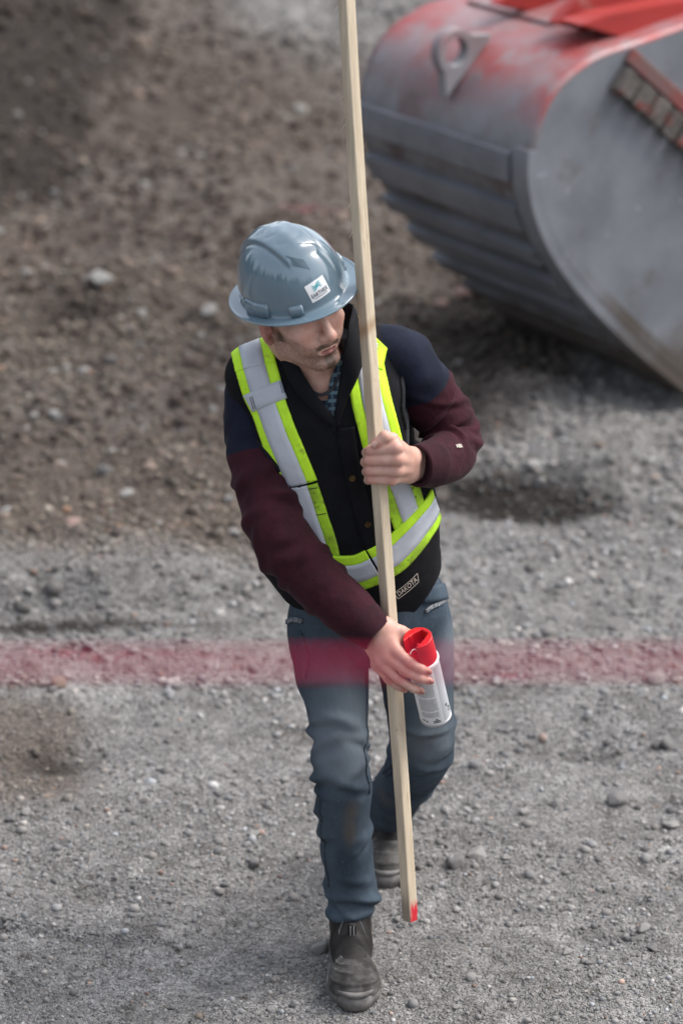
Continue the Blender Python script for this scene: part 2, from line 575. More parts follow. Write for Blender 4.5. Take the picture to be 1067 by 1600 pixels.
def denim():
    m = mat('denim', (0.025, 0.038, 0.054), (0.062, 0.085, 0.110), nsc=9, rough=0.9, spec=0.15, bump=0.4, bsc=1300, bdist=0.0007, stretch=(1, 1, 0.55),
            bump2=(0.4, 75, 0.003), lo=0.3, hi=0.75,
            layers=[(('attr', 'fade', 0.1, 1.0, 12, 0.3), (0.125, 0.150, 0.175)),
                    (('noise', 210, 0.58, 0.78), (0.10, 0.125, 0.15)),
                    (('attr', 'dirt', 0.2, 1.2, 14, 0.9), (0.085, 0.078, 0.072))])
    return m
M_denim = denim()
M_denim_seam = mat('denim_seam', (0.075, 0.090, 0.105), (0.03, 0.04, 0.05), nsc=200, rough=0.95, spec=0.1)
M_denim_edge = mat('frayed_denim', (0.22, 0.23, 0.24), (0.05, 0.06, 0.075), nsc=160, rough=0.95)
M_belt = mat('belt_leather', (0.012, 0.011, 0.010), rough=0.6)

M_wood = mat('spruce', (0.62, 0.525, 0.395), (0.54, 0.445, 0.325), nsc=14, rough=0.75, spec=0.3, bump=0.5, bsc=90, bdist=0.0012, stretch=(6, 6, 0.35),
             layers=[(('noise', 26, 0.60, 0.72), (0.42, 0.315, 0.20)), (('attr', 'knot', 0.2, 0.9), (0.30, 0.17, 0.075)),
                     (('attr', 'grime_shade', 0.2, 1.0, 20, 0.8), (0.27, 0.225, 0.17)), (('attr', 'paint', 0.1, 0.75, 90, 0.7), (0.60, 0.022, 0.04))])
M_capred = mat('red_plastic', (0.66, 0.014, 0.018), (0.58, 0.012, 0.018), nsc=50, rough=0.34, spec=0.5,
               layers=[(('noise', 120, 0.62, 0.72), (0.72, 0.10, 0.09))])
M_tin = mat('tin', (0.36, 0.36, 0.37), rough=0.4, metal=0.8)
M_can = mat('can_paint', (0.74, 0.74, 0.75), rough=0.5, coat=0.0, spec=0.3, layers=[(('noise', 70, 0.66, 0.76), (0.42, 0.30, 0.29))])
M_can_grey = mat('can_side_panel', (0.44, 0.45, 0.48), rough=0.5, spec=0.3)
M_print = mat('can_print', (0.025, 0.025, 0.03), rough=0.5)

def soil():
    m = mat('soil', (0.165, 0.160, 0.154), (0.250, 0.244, 0.236), nsc=11, ndet=8, rough=0.95, spec=0.2, lo=0.3, hi=0.7,
            layers=[(('noise', 2.3, 0.48, 0.66), (0.285, 0.280, 0.272)), (('noise', 5.1, 0.56, 0.70), (0.138, 0.131, 0.124)),
                    (('attr', 'brown', 0.15, 0.95, 3.0, 0.6), (0.112, 0.090, 0.076)), (('attr', 'pale', 0.2, 0.9, 6.0, 0.5), (0.145, 0.124, 0.110)),
                    (('noise', 60, 0.62, 0.70), (0.26, 0.25, 0.24)),
                    (('noise', 23, 0.60, 0.70), (0.098, 0.088, 0.078)),
                    (('attr', 'damp_shade', 0.2, 0.9, 5.0, 0.6), (0.040, 0.034, 0.030)),
                    (('attr', 'paint', 0.3, 0.9, 14.0, 1.0), (0.15, 0.036, 0.048))])
    # a bed of packed grains: cell by cell relief and tone at two sizes
    t = m.node_tree; n = t.nodes; l = t.links; bs = n['Principled BSDF']
    tc = n.new('ShaderNodeTexCoord')
    base = bs.inputs['Base Color'].links[0].from_socket
    prev = None
    warp = n.new('ShaderNodeTexNoise'); warp.inputs['Scale'].default_value = 60; l.new(tc.outputs['Object'], warp.inputs['Vector'])
    wm = n.new('ShaderNodeVectorMath'); wm.operation = 'MULTIPLY_ADD'; l.new(warp.outputs['Color'], wm.inputs[0]); wm.inputs[1].default_value = (0.012, 0.012, 0.012)
    l.new(tc.outputs['Object'], wm.inputs[2])
    for sc, dist, stren, lo, hi in ((38, 0.020, 0.45, 0.86, 1.14), (95, 0.010, 0.75, 0.78, 1.22), (210, 0.0055, 0.9, 0.80, 1.20)):
        v = n.new('ShaderNodeTexVoronoi'); v.inputs['Scale'].default_value = sc; v.inputs['Randomness'].default_value = 1.0
        l.new(wm.outputs[0], v.inputs['Vector'])
        sb = n.new('ShaderNodeMath'); sb.operation = 'MULTIPLY'; sb.inputs[1].default_value = -1.0; l.new(v.outputs['Distance'], sb.inputs[0])
        bp = n.new('ShaderNodeBump'); bp.inputs['Strength'].default_value = stren; bp.inputs['Distance'].default_value = dist
        l.new(sb.outputs[0], bp.inputs['Height'])
        if prev: l.new(prev, bp.inputs['Normal'])
        prev = bp.outputs[0]
        sp = n.new('ShaderNodeSeparateColor'); l.new(v.outputs['Color'], sp.inputs[0])
        mr = n.new('ShaderNodeMapRange'); mr.inputs['To Min'].default_value = lo; mr.inputs['To Max'].default_value = hi; l.new(sp.outputs[0], mr.inputs['Value'])
        mx = n.new('ShaderNodeMix'); mx.data_type = 'RGBA'; mx.blend_type = 'MULTIPLY'; mx.inputs['Factor'].default_value = 1.0
        l.new(base, mx.inputs[6]); l.new(mr.outputs[0], mx.inputs[7]); base = mx.outputs[2]
    l.new(base, bs.inputs['Base Color']); l.new(prev, bs.inputs['Normal'])
    return m
M_soil = soil()

def pebble_mat(name):
    m = mat(name, (0.2, 0.2, 0.2), rough=0.9, spec=0.3, bump=0.5, bsc=160, bdist=0.002,
            layers=[(('attr', 'one', -1.0, 0.0), 'ATTR', None, 'tint'), (('noise', 45, 0.60, 0.74), (0.10, 0.095, 0.09))])
    return m
M_gravel = pebble_mat('gravel_stone')
M_stones = [mat('stone_pale', (0.30, 0.295, 0.282), (0.21, 0.205, 0.196), nsc=22, rough=0.9, bump=0.6, bsc=120, bdist=0.003),
            mat('stone_grey', (0.205, 0.20, 0.195), (0.145, 0.14, 0.137), nsc=22, rough=0.9, bump=0.6, bsc=120, bdist=0.003),
            mat('stone_dark', (0.105, 0.10, 0.096), (0.16, 0.152, 0.146), nsc=22, rough=0.9, bump=0.6, bsc=120, bdist=0.003),
            mat('stone_tan', (0.25, 0.20, 0.16), (0.18, 0.145, 0.12), nsc=22, rough=0.9, bump=0.6, bsc=120, bdist=0.003),
            mat('stone_pink', (0.34, 0.225, 0.19), (0.25, 0.175, 0.155), nsc=22, rough=0.9, bump=0.6, bsc=120, bdist=0.003)]

M_steel = mat('worn_steel', (0.165, 0.176, 0.198), (0.225, 0.237, 0.262), nsc=4, rough=0.42, rough2=0.58, metal=0.25, bump=0.3, bsc=60, bdist=0.003,
              layers=[(('noise', 6, 0.60, 0.78), (0.13, 0.125, 0.125), 0.7), (('attr', 'mud', 0.3, 1.0, 7.0, 1.1), (0.098, 0.082, 0.070), 0.95), (('noise', 38, 0.66, 0.72), (0.42, 0.43, 0.45), 0.4)])
M_bucket_skin = mat('scuffed_red_steel', (0.27, 0.27, 0.285), (0.20, 0.195, 0.20), nsc=5, rough=0.5, rough2=0.7, metal=0.2, bump=0.3, bsc=60, bdist=0.003,
              layers=[(('attr', 'red', 0.10, 1.15, 4.5, 1.5), (0.36, 0.045, 0.042), 0.5), (('noise', 7, 0.50, 0.68), (0.29, 0.22, 0.225)),
                      (('attr', 'mud', 0.3, 1.0, 7.0, 1.1), (0.075, 0.060, 0.050), 0.95)])
M_red = mat('red_paint', (0.33, 0.030, 0.026), (0.28, 0.028, 0.025), nsc=5, rough=0.45, layers=[(('noise', 7, 0.60, 0.72), (0.34, 0.13, 0.115), 0.7)])
M_barmetal = mat('wear_bar_steel', (0.135, 0.120, 0.108), (0.085, 0.075, 0.068), nsc=30, rough=0.8, metal=0.2, bump=0.6, bsc=90, bdist=0.006,
                 layers=[(('noise', 14, 0.56, 0.68), (0.20, 0.055, 0.048))])
M_barred = mat('worn_red_bar', (0.20, 0.050, 0.045), (0.14, 0.085, 0.080), nsc=9, rough=0.7)
M_cord = mat('red_string', (0.40, 0.010, 0.060), rough=0.8, spec=0.1)
M_post = mat('weathered_post', (0.30, 0.25, 0.19), (0.22, 0.18, 0.14), nsc=12, rough=0.85)
M_needle = mat('conifer', (0.028, 0.042, 0.024), (0.018, 0.028, 0.017), nsc=0.6, rough=0.95)
# ------------------------------------------------------------------ ground
def gpt(px, py):
    p = PG(px, py); return p.x, p.y

def blob(x, y, cx, cy, rx, ry, rot=0.0):
    c, s = math.cos(rot), math.sin(rot)
    u = ((x - cx) * c + (y - cy) * s) / rx; v = (-(x - cx) * s + (y - cy) * c) / ry
    return np.exp(-(u * u + v * v))

PITS = [(150, 1392, 0.10, 0.05, -0.035), (720, 1440, 0.12, 0.06, -0.022), (345, 1400, 0.05, 0.03, -0.014), (905, 1460, 0.10, 0.05, -0.022),
        (540, 1520, 0.12, 0.05, -0.010), (320, 1520, 0.10, 0.04, -0.016), (840, 1150, 0.22, 0.14, -0.04), (950, 1160, 0.18, 0.10, -0.03),
        (780, 1080, 0.15, 0.08, -0.02), (480, 1210, 0.08, 0.05, 0.012), (640, 1340, 0.10, 0.06, 0.010), (250, 1250, 0.15, 0.10, 0.014),
        (790, 1210, 0.14, 0.08, 0.016), (880, 1340, 0.2, 0.12, 0.014), (120, 1500, 0.3, 0.10, 0.018), (60, 1180, 0.22, 0.12, -0.045)]
PITS = [(*gpt(a, b), c, d, e) for a, b, c, d, e in PITS]
_r = random.Random(77)
for _ in range(46):
    q = _r.uniform(0.035, 0.13)
    PITS.append((_r.uniform(-0.95, 0.95), _r.uniform(-0.25, 1.9), q, q * _r.uniform(0.4, 0.8), _r.choice((-1, 1)) * q * _r.uniform(0.10, 0.20)))

def height(x, y):
    x = np.asarray(x, float); y = np.asarray(y, float)
    far = sstep(0.9, 4.0, y)
    z = 0.026 * fbm(x * 1.9, y * 2.1, 0.3, 3, 3) + 0.0115 * fbm(x * 7, y * 7, 0.1, 3, 5)
    z = z + 0.0035 * fbm(x * 27, y * 27, 0.7, 3, 8)
    z = z + 0.0045 * (np.abs(fbm(x * 44, y * 44, 0.4, 2, 9)) - 0.3) * sstep(6, 2, y)
    z = z + far * (0.09 * fbm(x * 0.8, y * 0.9, 4.2, 3, 11) + 0.10 * fbm(x * 2.6, y * 3.2, 1.2, 4, 12) + 0.06 * np.abs(fbm(x * 8, y * 9, 2.2, 3, 13)))
    for (cx, cy, rx, ry, h) in PITS:
        z = z + h * blob(x, y, cx, cy, rx, ry)
    # a track edge: the brown spoil stands a little above the graded gravel
    e = 2.02 + 0.10 * vnoise(x * 1.3, 0.2, 0.9, 21) + 0.045 * vnoise(x * 6, 0.2, 0.9, 22) + 0.25 * sstep(0.0, 1.2, x)
    step = sstep(-0.02, 0.13, y - e) * sstep(0.25, -0.55, x)
    z = z + 0.095 * step * (1 - 0.55 * sstep(e + 0.25, e + 0.8, y))
    # a faint rut low on the left
    r = 0.30 + 0.02 * vnoise(x * 5, 0.5, 0.1, 24) - 0.12 * (x + 0.62)
    z = z - 0.016 * np.exp(-((y - r) / 0.018) ** 2) * sstep(-0.28, -0.48, x) + 0.012 * np.exp(-((y - r - 0.045) / 0.03) ** 2) * sstep(-0.28, -0.5, x)
    # dark hollow to the right
    z = z - 0.10 * blob(x, y, 0.53, 2.96, 0.32, 0.11) - 0.05 * blob(x, y, -0.95, 4.55, 0.16, 0.16) + 0.05 * blob(x, y, -0.8, 4.95, 0.4, 0.2)
    # spoil bank to the far left
    d = (-1.00 + 0.113 * (y - 10.3)) - x + 0.22 * vnoise(x * 1.1, y * 0.9, 0.4, 31)
    z = z + sstep(3.0, 5.2, y) * (1.9 * sstep(-0.25, 1.7, d)) * (1 + 0.30 * fbm(x * 2.6, y * 2.6, 0.2, 4, 33))
    # low swell behind, where the graded road is
    z = z + 0.22 * sstep(8.5, 10.5, y) * sstep(-3.5, -0.2, x)
    # level where the boots stand
    z = z + 0.10 * np.maximum(fbm(x * 1.5 + 9, y * 0.9, 3.3, 4, 37), 0) * sstep(2.4, 3.6, y) * sstep(0.5, 0.0, x)
    fl = np.maximum(blob(x, y, 0.018, 0.15, 0.09, 0.19), blob(x, y, 0.105, 0.66, 0.09, 0.19))
    z = z * (1 - np.clip(1.6 * fl, 0, 1))
    # the bank the camera stands on
    z = z + 1.7 * sstep(-1.3, -3.5, y)
    return z

def axis_y():
    a = [-60, -30, -15, -8]
    y = -5.6
    while y < -0.6: a.append(y); y += 0.10
    while y < 1.3: a.append(y); y += 0.0075
    while y < 80:
        a.append(y); y += 0.0075 + 0.0052 * (y - 1.3) + 0.0009 * (y - 1.3) ** 2
    return np.array(a + [140, 300, 700])
ys = axis_y()
nu = 330
u = np.linspace(-1, 1, nu)
u = np.sign(u) * (0.72 * np.abs(u) + 0.28 * np.abs(u) ** 3)
half = 0.80 + 0.155 * np.maximum(ys, 0) + 0.6 * np.maximum(-ys - 0.8, 0) + 0.00 * ys
half = half + 0.35 * np.maximum(ys - 14, 0)
X = half[:, None] * u[None, :] * 1.15
# outer columns go far out so the sheet reaches the horizon on every side
out = np.array([1.5, 3, 8, 30, 200])
X = np.concatenate([X[:, :1] - out[::-1][None, :], X, X[:, -1:] + out[None, :]], 1)
Y = np.repeat(ys[:, None], X.shape[1], 1)
Z = height(X, Y)
Z[(Y > 60) | (np.abs(X) > 40)] *= 0.3
nr, nc = X.shape
i, j = np.meshgrid(np.arange(nr - 1), np.arange(nc - 1), indexing='ij')
F = np.stack([i * nc + j, i * nc + j + 1, (i + 1) * nc + j + 1, (i + 1) * nc + j], -1).reshape(-1, 4)
ground = mk('ground', np.stack([X, Y, Z], -1).reshape(-1, 3), F, M_soil)
ground['kind'] = 'structure'

def masks(x, y):
    n1 = 0.45 * fbm(x * 0.9, y * 0.9, 0.5, 3, 41)
    # brown spoil beyond the graded gravel, to the left and middle; grey track to the right
    edge = 1.95 + 1.3 * sstep(-0.1, 0.55, x - 0.02 * y) + 3.2 * sstep(0.45, 1.3, x - 0.03 * y)
    brown = sstep(-0.15, 0.75, y - edge + n1)
    brown = np.maximum(brown, 0.75 * sstep(-0.50, -0.75, x + 0.12 * (y - 1.2)) * sstep(0.7, 1.1, y) * sstep(1.75, 1.4, y))
    brown = brown * (1 - 0.85 * sstep(7.6, 9.6, y + 1.2 * n1 + 0.5 * x) * sstep(-0.95, -0.35, x))       # pale road far behind
    damp_shade = 1.2 * blob(x, y, 0.53, 2.97, 0.36, 0.14) + 0.9 * blob(x, y, -0.95, 4.6, 0.2, 0.2)
    damp_shade = damp_shade + 0.55 * sstep(0.05, 0.45, fbm(x * 0.8, y * 0.65, 5.5, 3, 44)) * sstep(2.4, 3.4, y) * sstep(0.3, -0.1, x)
    damp_shade = damp_shade + 1.4 * sstep(3.6, 6.0, y) * sstep(-0.35, 0.30, (-1.03 + 0.113 * (y - 10.3)) - x + 0.3 * n1) * sstep(16, 12, y)  # dark brown left bank, its deep shade painted into the soil colour
    damp_shade = damp_shade + 0.9 * blob(x, y, 0.75, 4.5, 0.75, 0.6) + 0.95 * blob(x, y, -0.85, 1.98, 0.55, 0.055)  # shade under the bucket and on the ridge front, painted as soil colour
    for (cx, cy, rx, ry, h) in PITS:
        if h < -0.0125: damp_shade = damp_shade + 0.38 * blob(x, y, cx, cy, rx * 0.8, ry * 0.8)  # deeper hollows darkened in the soil colour
    paint = 0
    for (px, py, rx, ry, s) in [(190, 1026, 0.26, 0.05, 0.44), (330, 1030, 0.10, 0.03, 0.40), (60, 1030, 0.2, 0.05, 0.36), (800, 1052, 0.08, 0.05, 0.62), (930, 1035, 0.2, 0.05, 0.3),
                                (508, 342, 0.13, 0.20, 0.75), (450, 352, 0.10, 0.14, 0.5)]:
        gx, gy = gpt(px, py); paint = paint + s * blob(x, y, gx, gy, rx, ry)
    return brown, damp_shade, paint
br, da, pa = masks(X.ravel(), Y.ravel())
attr(ground, 'pale', br * np.clip(0.5 + 1.4 * fbm(X.ravel() * 1.3, Y.ravel() * 1.1, 7.7, 3, 71), 0, 1));
attr(ground, 'brown', br); attr(ground, 'damp_shade', da); attr(ground, 'paint', pa)

# ------------------------------------------------------------------ loose gravel (uncountable) and stones (countable)
def ico(sub):
    bm = bmesh.new(); bmesh.ops.create_icosphere(bm, subdivisions=sub, radius=1.0)
    v = np.array([tuple(q.co) for q in bm.verts]); f = np.array([[q.index for q in p.verts] for p in bm.faces]); bm.free()
    return v, f

def gravel_field(n, seed):
    rng = np.random.default_rng(seed)
    v0, f0 = ico(1)
    assert len(f0) <= 80
    # a few pebble shapes
    shapes = []
    for k in range(10):
        d = 1 + 0.28 * vnoise(v0[:, 0] * 1.3 + k * 7, v0[:, 1] * 1.3, v0[:, 2] * 1.3, 50 + k)[:, None]
        shapes.append(v0 * d * np.array([1.0, rng.uniform(0.65, 1.0), rng.uniform(0.45, 0.8)]))
    # density follows what the picture can resolve: many near, fewer far
    t = rng.random(n)
    y = -0.55 + 5.6 * t ** 1.75
    hw = 0.80 + 0.155 * np.maximum(y, 0)
    x = rng.uniform(-1, 1, n) * hw
    clump = fbm(x * 3.2, y * 3.2, 0.3, 3, 61)
    keep = rng.random(n) < np.clip(0.55 + 1.0 * clump, 0.12, 1)
    x, y = x[keep], y[keep]; m = len(x)
    size = 0.0021 * (1 + 0.42 * np.maximum(y, 0)) * np.exp(rng.normal(0.0, 0.58, m))
    big = rng.random(m) < 0.03
    size[big] *= rng.uniform(1.5, 2.4, big.sum())
    size = np.clip(size, 0.0013, 0.018)
    z = height(x, y) + size * 0.15
    a = rng.uniform(0, 2 * math.pi, m); ti = rng.normal(0, 0.35, m)
    sh = rng.integers(0, 10, m)
    V = np.stack([shapes[k] for k in range(10)])[sh] * size[:, None, None]
    ca, sa = np.cos(a)[:, None], np.sin(a)[:, None]; ct, st = np.cos(ti)[:, None], np.sin(ti)[:, None]
    vx, vy, vz = V[..., 0], V[..., 1], V[..., 2]
    vy, vz = ct * vy - st * vz, st * vy + ct * vz
    vx, vy = ca * vx - sa * vy, sa * vx + ca * vy
    V = np.stack([vx + x[:, None], vy + y[:, None], vz + z[:, None]], -1).reshape(-1, 3)
    Fq = (f0[None] + (np.arange(m) * len(v0))[:, None, None]).reshape(-1, 3)
    g = 0.20 * np.exp(rng.normal(0, 0.30, m)); g[rng.random(m) < 0.05] *= 1.7
    g = np.clip(g, 0.06, 0.48)
    br = masks(x, y)[0]
    warm = (rng.normal(0.02, 0.03, m) + 0.16 * br)[:, None]
    dark = 1 - 0.42 * br[:, None]
    dshade = np.clip(masks(x, y)[1], 0, 1)[:, None]  # pebbles take the same painted darkening as the soil
    tint = (1 - 0.62 * dshade) * g[:, None] * dark * (1 + warm * np.array([1.0, 0.1, -0.9]))
    odd = rng.random(m) < 0.02
    tint[odd] *= np.array([1.25, 0.92, 0.78])
    return V, Fq, np.repeat(tint, len(v0), 0)
V, Fq, tint = gravel_field(105000, 5)
gravel = mk('gravel', V, Fq, M_gravel)
cattr(gravel, 'tint', tint)
gravel['kind'] = 'stuff'
gravel['label'] = 'loose grey gravel strewn over the ground'

def clod_field(n, seed):
    rng = np.random.default_rng(seed)
    v0, f0 = ico(1)
    shapes = []
    for k in range(10):
        d = 1 + 0.45 * vnoise(v0[:, 0] * 1.4 + k * 5, v0[:, 1] * 1.4, v0[:, 2] * 1.4, 150 + k)[:, None]
        shapes.append(v0 * d * np.array([1.0, rng.uniform(0.6, 1.0), rng.uniform(0.5, 0.8)]))
    y = 1.6 + 10.5 * rng.random(n) ** 1.15
    x = rng.uniform(-1, 1, n) * (0.80 + 0.15 * y)
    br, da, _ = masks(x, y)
    clump = fbm(x * 1.6, y * 1.6, 0.3, 3, 161)
    keep = rng.random(n) < np.clip(0.15 + 0.55 * br + 0.9 * clump, 0.04, 1)
    x, y, br, da = x[keep], y[keep], br[keep], da[keep]; m = len(x)
    size = 0.0068 * (1 + 0.10 * y) * np.exp(rng.normal(0.0, 0.5, m)); size = np.clip(size, 0.004, 0.075)
    z = height(x, y) + size * 0.05
    a = rng.uniform(0, 2 * math.pi, m); sh = rng.integers(0, 10, m)
    V = np.stack(shapes)[sh] * size[:, None, None]
    ca, sa = np.cos(a)[:, None], np.sin(a)[:, None]
    V = np.stack([ca * V[..., 0] - sa * V[..., 1] + x[:, None], sa * V[..., 0] + ca * V[..., 1] + y[:, None], V[..., 2] + z[:, None]], -1).reshape(-1, 3)
    Fq = (f0[None] + (np.arange(m) * len(v0))[:, None, None]).reshape(-1, 3)
    base = np.array([0.155, 0.150, 0.145])[None] * (1 - br[:, None]) + np.array([0.098, 0.076, 0.063])[None] * br[:, None]
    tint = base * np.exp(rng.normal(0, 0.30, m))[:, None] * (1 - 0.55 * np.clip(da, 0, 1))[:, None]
    lt = rng.random(m) < 0.045
    tint[lt] = np.array([0.225, 0.215, 0.20]) * rng.uniform(0.7, 1.15, lt.sum())[:, None]
    return V, Fq, np.repeat(tint, len(v0), 0)
V, Fq, tint = clod_field(52000, 15)
clods = mk('dirt_clods', V, Fq, M_gravel)
cattr(clods, 'tint', tint)
clods['kind'] = 'stuff'
clods['label'] = 'crumbled brown and grey dirt clods covering the ground behind'

def stone_mesh(k, rough=0.30, flat=0.6, sub=3, facets=0):
    v, f = ico(sub)
    rng = np.random.default_rng(100 + k)
    d = 1 + rough * fbm(v[:, 0] * 0.9 + k * 3.1, v[:, 1] * 0.9, v[:, 2] * 0.9, 3, 70 + k)
    v = v * d[:, None]
    for q in range(facets):
        nrm = rng.normal(size=3); nrm /= np.linalg.norm(nrm); lim = rng.uniform(0.42, 0.72)
        ex = np.maximum(v @ nrm - lim, 0); v = v - ex[:, None] * nrm * 0.9
    v = v * np.array([1.0, rng.uniform(0.7, 0.95), flat * rng.uniform(0.85, 1.1)])
    return new_mesh('stone', v, f)

stone_meshes = {}
def place_stone(x, y, r, mi, shape, rot, sink=0.3, flat=None, name='stone'):
    key = (shape, mi)
    if key not in stone_meshes:
        me = stone_mesh(shape, 0.32, 0.62, 3 if shape < 8 else 2, facets=9 if shape % 2 else 6)
        me.materials.append(M_stones[mi]); me.polygons.foreach_set('use_smooth', np.ones(len(me.polygons), bool))
        stone_meshes[key] = me
    o = bpy.data.objects.new(name, stone_meshes[key]); COL.objects.link(o)
    fl = 1.0 if flat is None else flat
    o.scale = (r, r, r * fl)
    o.location = (x, y, float(height(x, y)) + r * fl * 0.62 * (1 - 2 * sink) * 0.8)
    o.rotation_euler = (random.uniform(-0.12, 0.12), random.uniform(-0.12, 0.12), rot)
    return o

# stones the photograph singles out: pixel, half width in pixels, colour, shape, label
NAMED = [(962, 1246, 22, 1, 4, 'rounded grey cobble lying alone, largest stone on the open gravel at right'),
         (497, 1480, 21, 0, 1, 'flat whitish stone beside the front boot'),
         (730, 464, 30, 4, 2, 'large pinkish rock close to the excavator bucket'),
         (692, 478, 16, 4, 3, 'smaller pinkish rock against the large pink rock near the bucket'),
         (155, 431, 26, 0, 4, 'broad pale flat stone on the brown dirt left of the hard hat'),
         (325, 489, 22, 0, 5, 'pale blurred stone on the dirt just left of the hat brim'),
         (6, 797, 17, 0, 6, 'whitish round stone cut by the edge of the picture'),
         (115, 826, 20, 4, 7, 'flat orange pink stone on the dark brown dirt'),
         (196, 770, 15, 0, 2, 'pale rounded stone above the orange stone on the dirt'),
         (366, 829, 15, 0, 3, 'pale stone lying beside the maroon sleeve elbow'),
         (833, 776, 21, 0, 1, 'long flat pale stone above the dark hollow'),
         (932, 694, 14, 3, 0, 'reddish brown stone on the grey track below the bucket'),
         (840, 620, 16, 2, 5, 'dark clod on the ground between worker and bucket'),
         (397, 1299, 13, 0, 3, 'whitish stone left of the front shin'),
         (397, 1345, 17, 2, 1, 'dark angular stone lying in its own hollow'),
         (216, 1209, 13, 0, 6, 'pale oval stone left of a smaller pale stone'),
         (252, 1199, 9, 0, 4, 'small white pebble right of the pale oval stone'),
         (225, 1246, 9, 1, 5, 'upright grey pebble below the pale oval stone'),
         (75, 1239, 10, 3, 4, 'tan pebble at the end of a row of stones'),
         (42, 1264, 11, 0, 2, 'greyish stone in the row of stones by the left edge'),
         (16, 1276, 13, 1, 3, 'brownish grey stone in the row of stones by the left edge'),
         (820, 1266, 13, 0, 1, 'pale stone next to a darker twin behind the stake'),
         (870, 1254, 13, 1, 6, 'grey round stone right of the pale one behind the stake'),
         (1043, 1160, 18, 1, 5, 'large pitted grey stone on the right part of the gravel'),
         (1047, 1287, 15, 0, 4, 'smooth pale stone near the right edge of the picture'),
         (694, 1262, 11, 0, 2, 'pale stone right of the stake below the bent knee'),
         (791, 1335, 10, 0, 6, 'white chip right of the chalky broken rock'),
         (737, 1524, 13, 0, 7, 'speckled white stone in front of the stake tip'),
         (884, 1483, 11, 0, 2, 'pale rounded pebble in front of a shallow hollow'),
         (921, 1500, 9, 1, 4, 'pale grey pebble right of the rounded pale pebble'),
         (714, 1568, 9, 0, 3, 'small white stone near the bottom of the picture'),
         (823, 1590, 11, 0, 5, 'white stone at the very bottom of the picture'),
         (1020, 1477, 12, 1, 0, 'grey stone within the heap of pebbles at right'),
         (1003, 1447, 14, 0, 2, 'pale stone on top of the heap of pebbles at right'),
         (296, 1472, 11, 0, 1, 'whitish flat stone on the gravel far left of the front boot'),
         (425, 1573, 10, 0, 7, 'thin pale upright flake near the bottom left')]
for (px, py, hw, mi, sh, lab) in NAMED:
    gx, gy = gpt(px, py)
    # two steps towards the true terrain
    for _ in range(3):
        p = PG(px, py, float(height(gx, gy)) + 0.01); gx, gy = p.x, p.y
    dep = (gy + 5.32) * CP + 3.3 * SP
    r = hw * dep / FPX * 0.92
    o = place_stone(gx, gy, r, mi, sh, random.uniform(0, 6.28), sink=0.22, name='rock' if r > 0.035 else 'stone')
    thing(o, lab, 'stone')
# broken chalky rock behind the stake
gx, gy = gpt(722, 1352)
for (dx, dy, r, mi, sh) in [(-0.02, -0.02, 0.030, 1, 1)]:
    o = place_stone(gx + dx, gy + dy, r, mi, sh, 0.6, sink=0.25, name='rock')
    thing(o, 'broken chalky grey rock half buried right of the stake', 'rock')
o = place_stone(gx + 0.035, gy + 0.035, 0.036, 0, 3, 1.1, sink=0.5, name='rock'); thing(o, 'crumbled white chalk lump behind the grey broken rock', 'rock')

TONES = [('pale', [0]), ('mid grey', [1]), ('dark', [2]), ('tan', [3])]
def zone(x, y):
    if y < 0.9:
        if x < -0.35: return 'on the gravel far left of the boots'
        if x < 0.03: return 'on the gravel just left of the front leg'
        if x < 0.42: return 'on the gravel right of the stake tip'
        return 'on the pebbly gravel at the lower right'
    if y < 2.0:
        return 'on the gravel left of the thighs' if x < 0.03 else 'on the gravel right of the spray can'
    if y < 4.0:
        return 'on the brown dirt left of the vest' if x < 0.03 else 'on the grey track right of the vest'
    return 'on far brown dirt beyond the hard hat' if x < 0.0 else 'on the dirt near the excavator bucket'
rng = random.Random(12)
cnt = 0
while cnt < 258:
    y = -0.3 + 7.5 * rng.random() ** 1.5
    x = rng.uniform(-1, 1) * (0.72 + 0.13 * max(y, 0))
    if abs(x - 0.03) < 0.12 and -0.1 < y < 0.8: continue
    if y > 4.6 and x > 0.15: continue
    r = min(0.0046 * (1 + 0.5 * max(y, 0)) * math.exp(rng.gauss(0.15, 0.42)), 0.06)
    if x > 0.45 and y < 1.2: r *= 1.25
    g = rng.choices([0, 1, 2, 3], [0.30, 0.46, 0.14, 0.10])[0] if y < 2 else rng.choices([0, 1, 2, 3], [0.24, 0.30, 0.26, 0.20])[0]
    mi = TONES[g][1][0]
    o = place_stone(x, y, r, mi, 8 + rng.randrange(6), rng.uniform(0, 6.28), sink=rng.uniform(0.12, 0.35), name='stone')
    z_ = zone(x, y)
    thing(o, 'small %s stone lying loose %s' % (TONES[g][0], z_), 'stone', '%s loose stones %s' % (TONES[g][0], z_))
    cnt += 1
# ------------------------------------------------------------------ excavator bucket
ang = math.radians(54)
Wd = Vector((math.cos(ang), -math.sin(ang), 0))      # along the bucket's width, towards the near side plate
Bd = Vector((math.sin(ang), math.cos(ang), 0))       # from the round back towards the mouth
P0 = PG(1075, 628)                                   # where the near side touches the ground
bucket = empty('excavator_bucket', P0)
bucket['label'] = 'worn steel excavator bucket with red painted top resting on the ground'; bucket['category'] = 'excavator bucket'
WID = 0.915
def uz(px, py):
    q = PPl(px, py, P0, Wd) - P0
    return np.array([q.dot(Bd), q.z])
prof_px = [(1240, 5), (1130, 22), (1067, 42), (1000, 66), (940, 86), (895, 115), (862, 152), (842, 200), (832, 255), (838, 315), (858, 372),
           (890, 425), (932, 475), (985, 528), (1030, 567), (1075, 603), (1130, 640), (1190, 660)]
pr = np.array([uz(*p) for p in prof_px])
pr = catmull(pr, 120)
pr[:, 1] = np.maximum(pr[:, 1], 0.006)
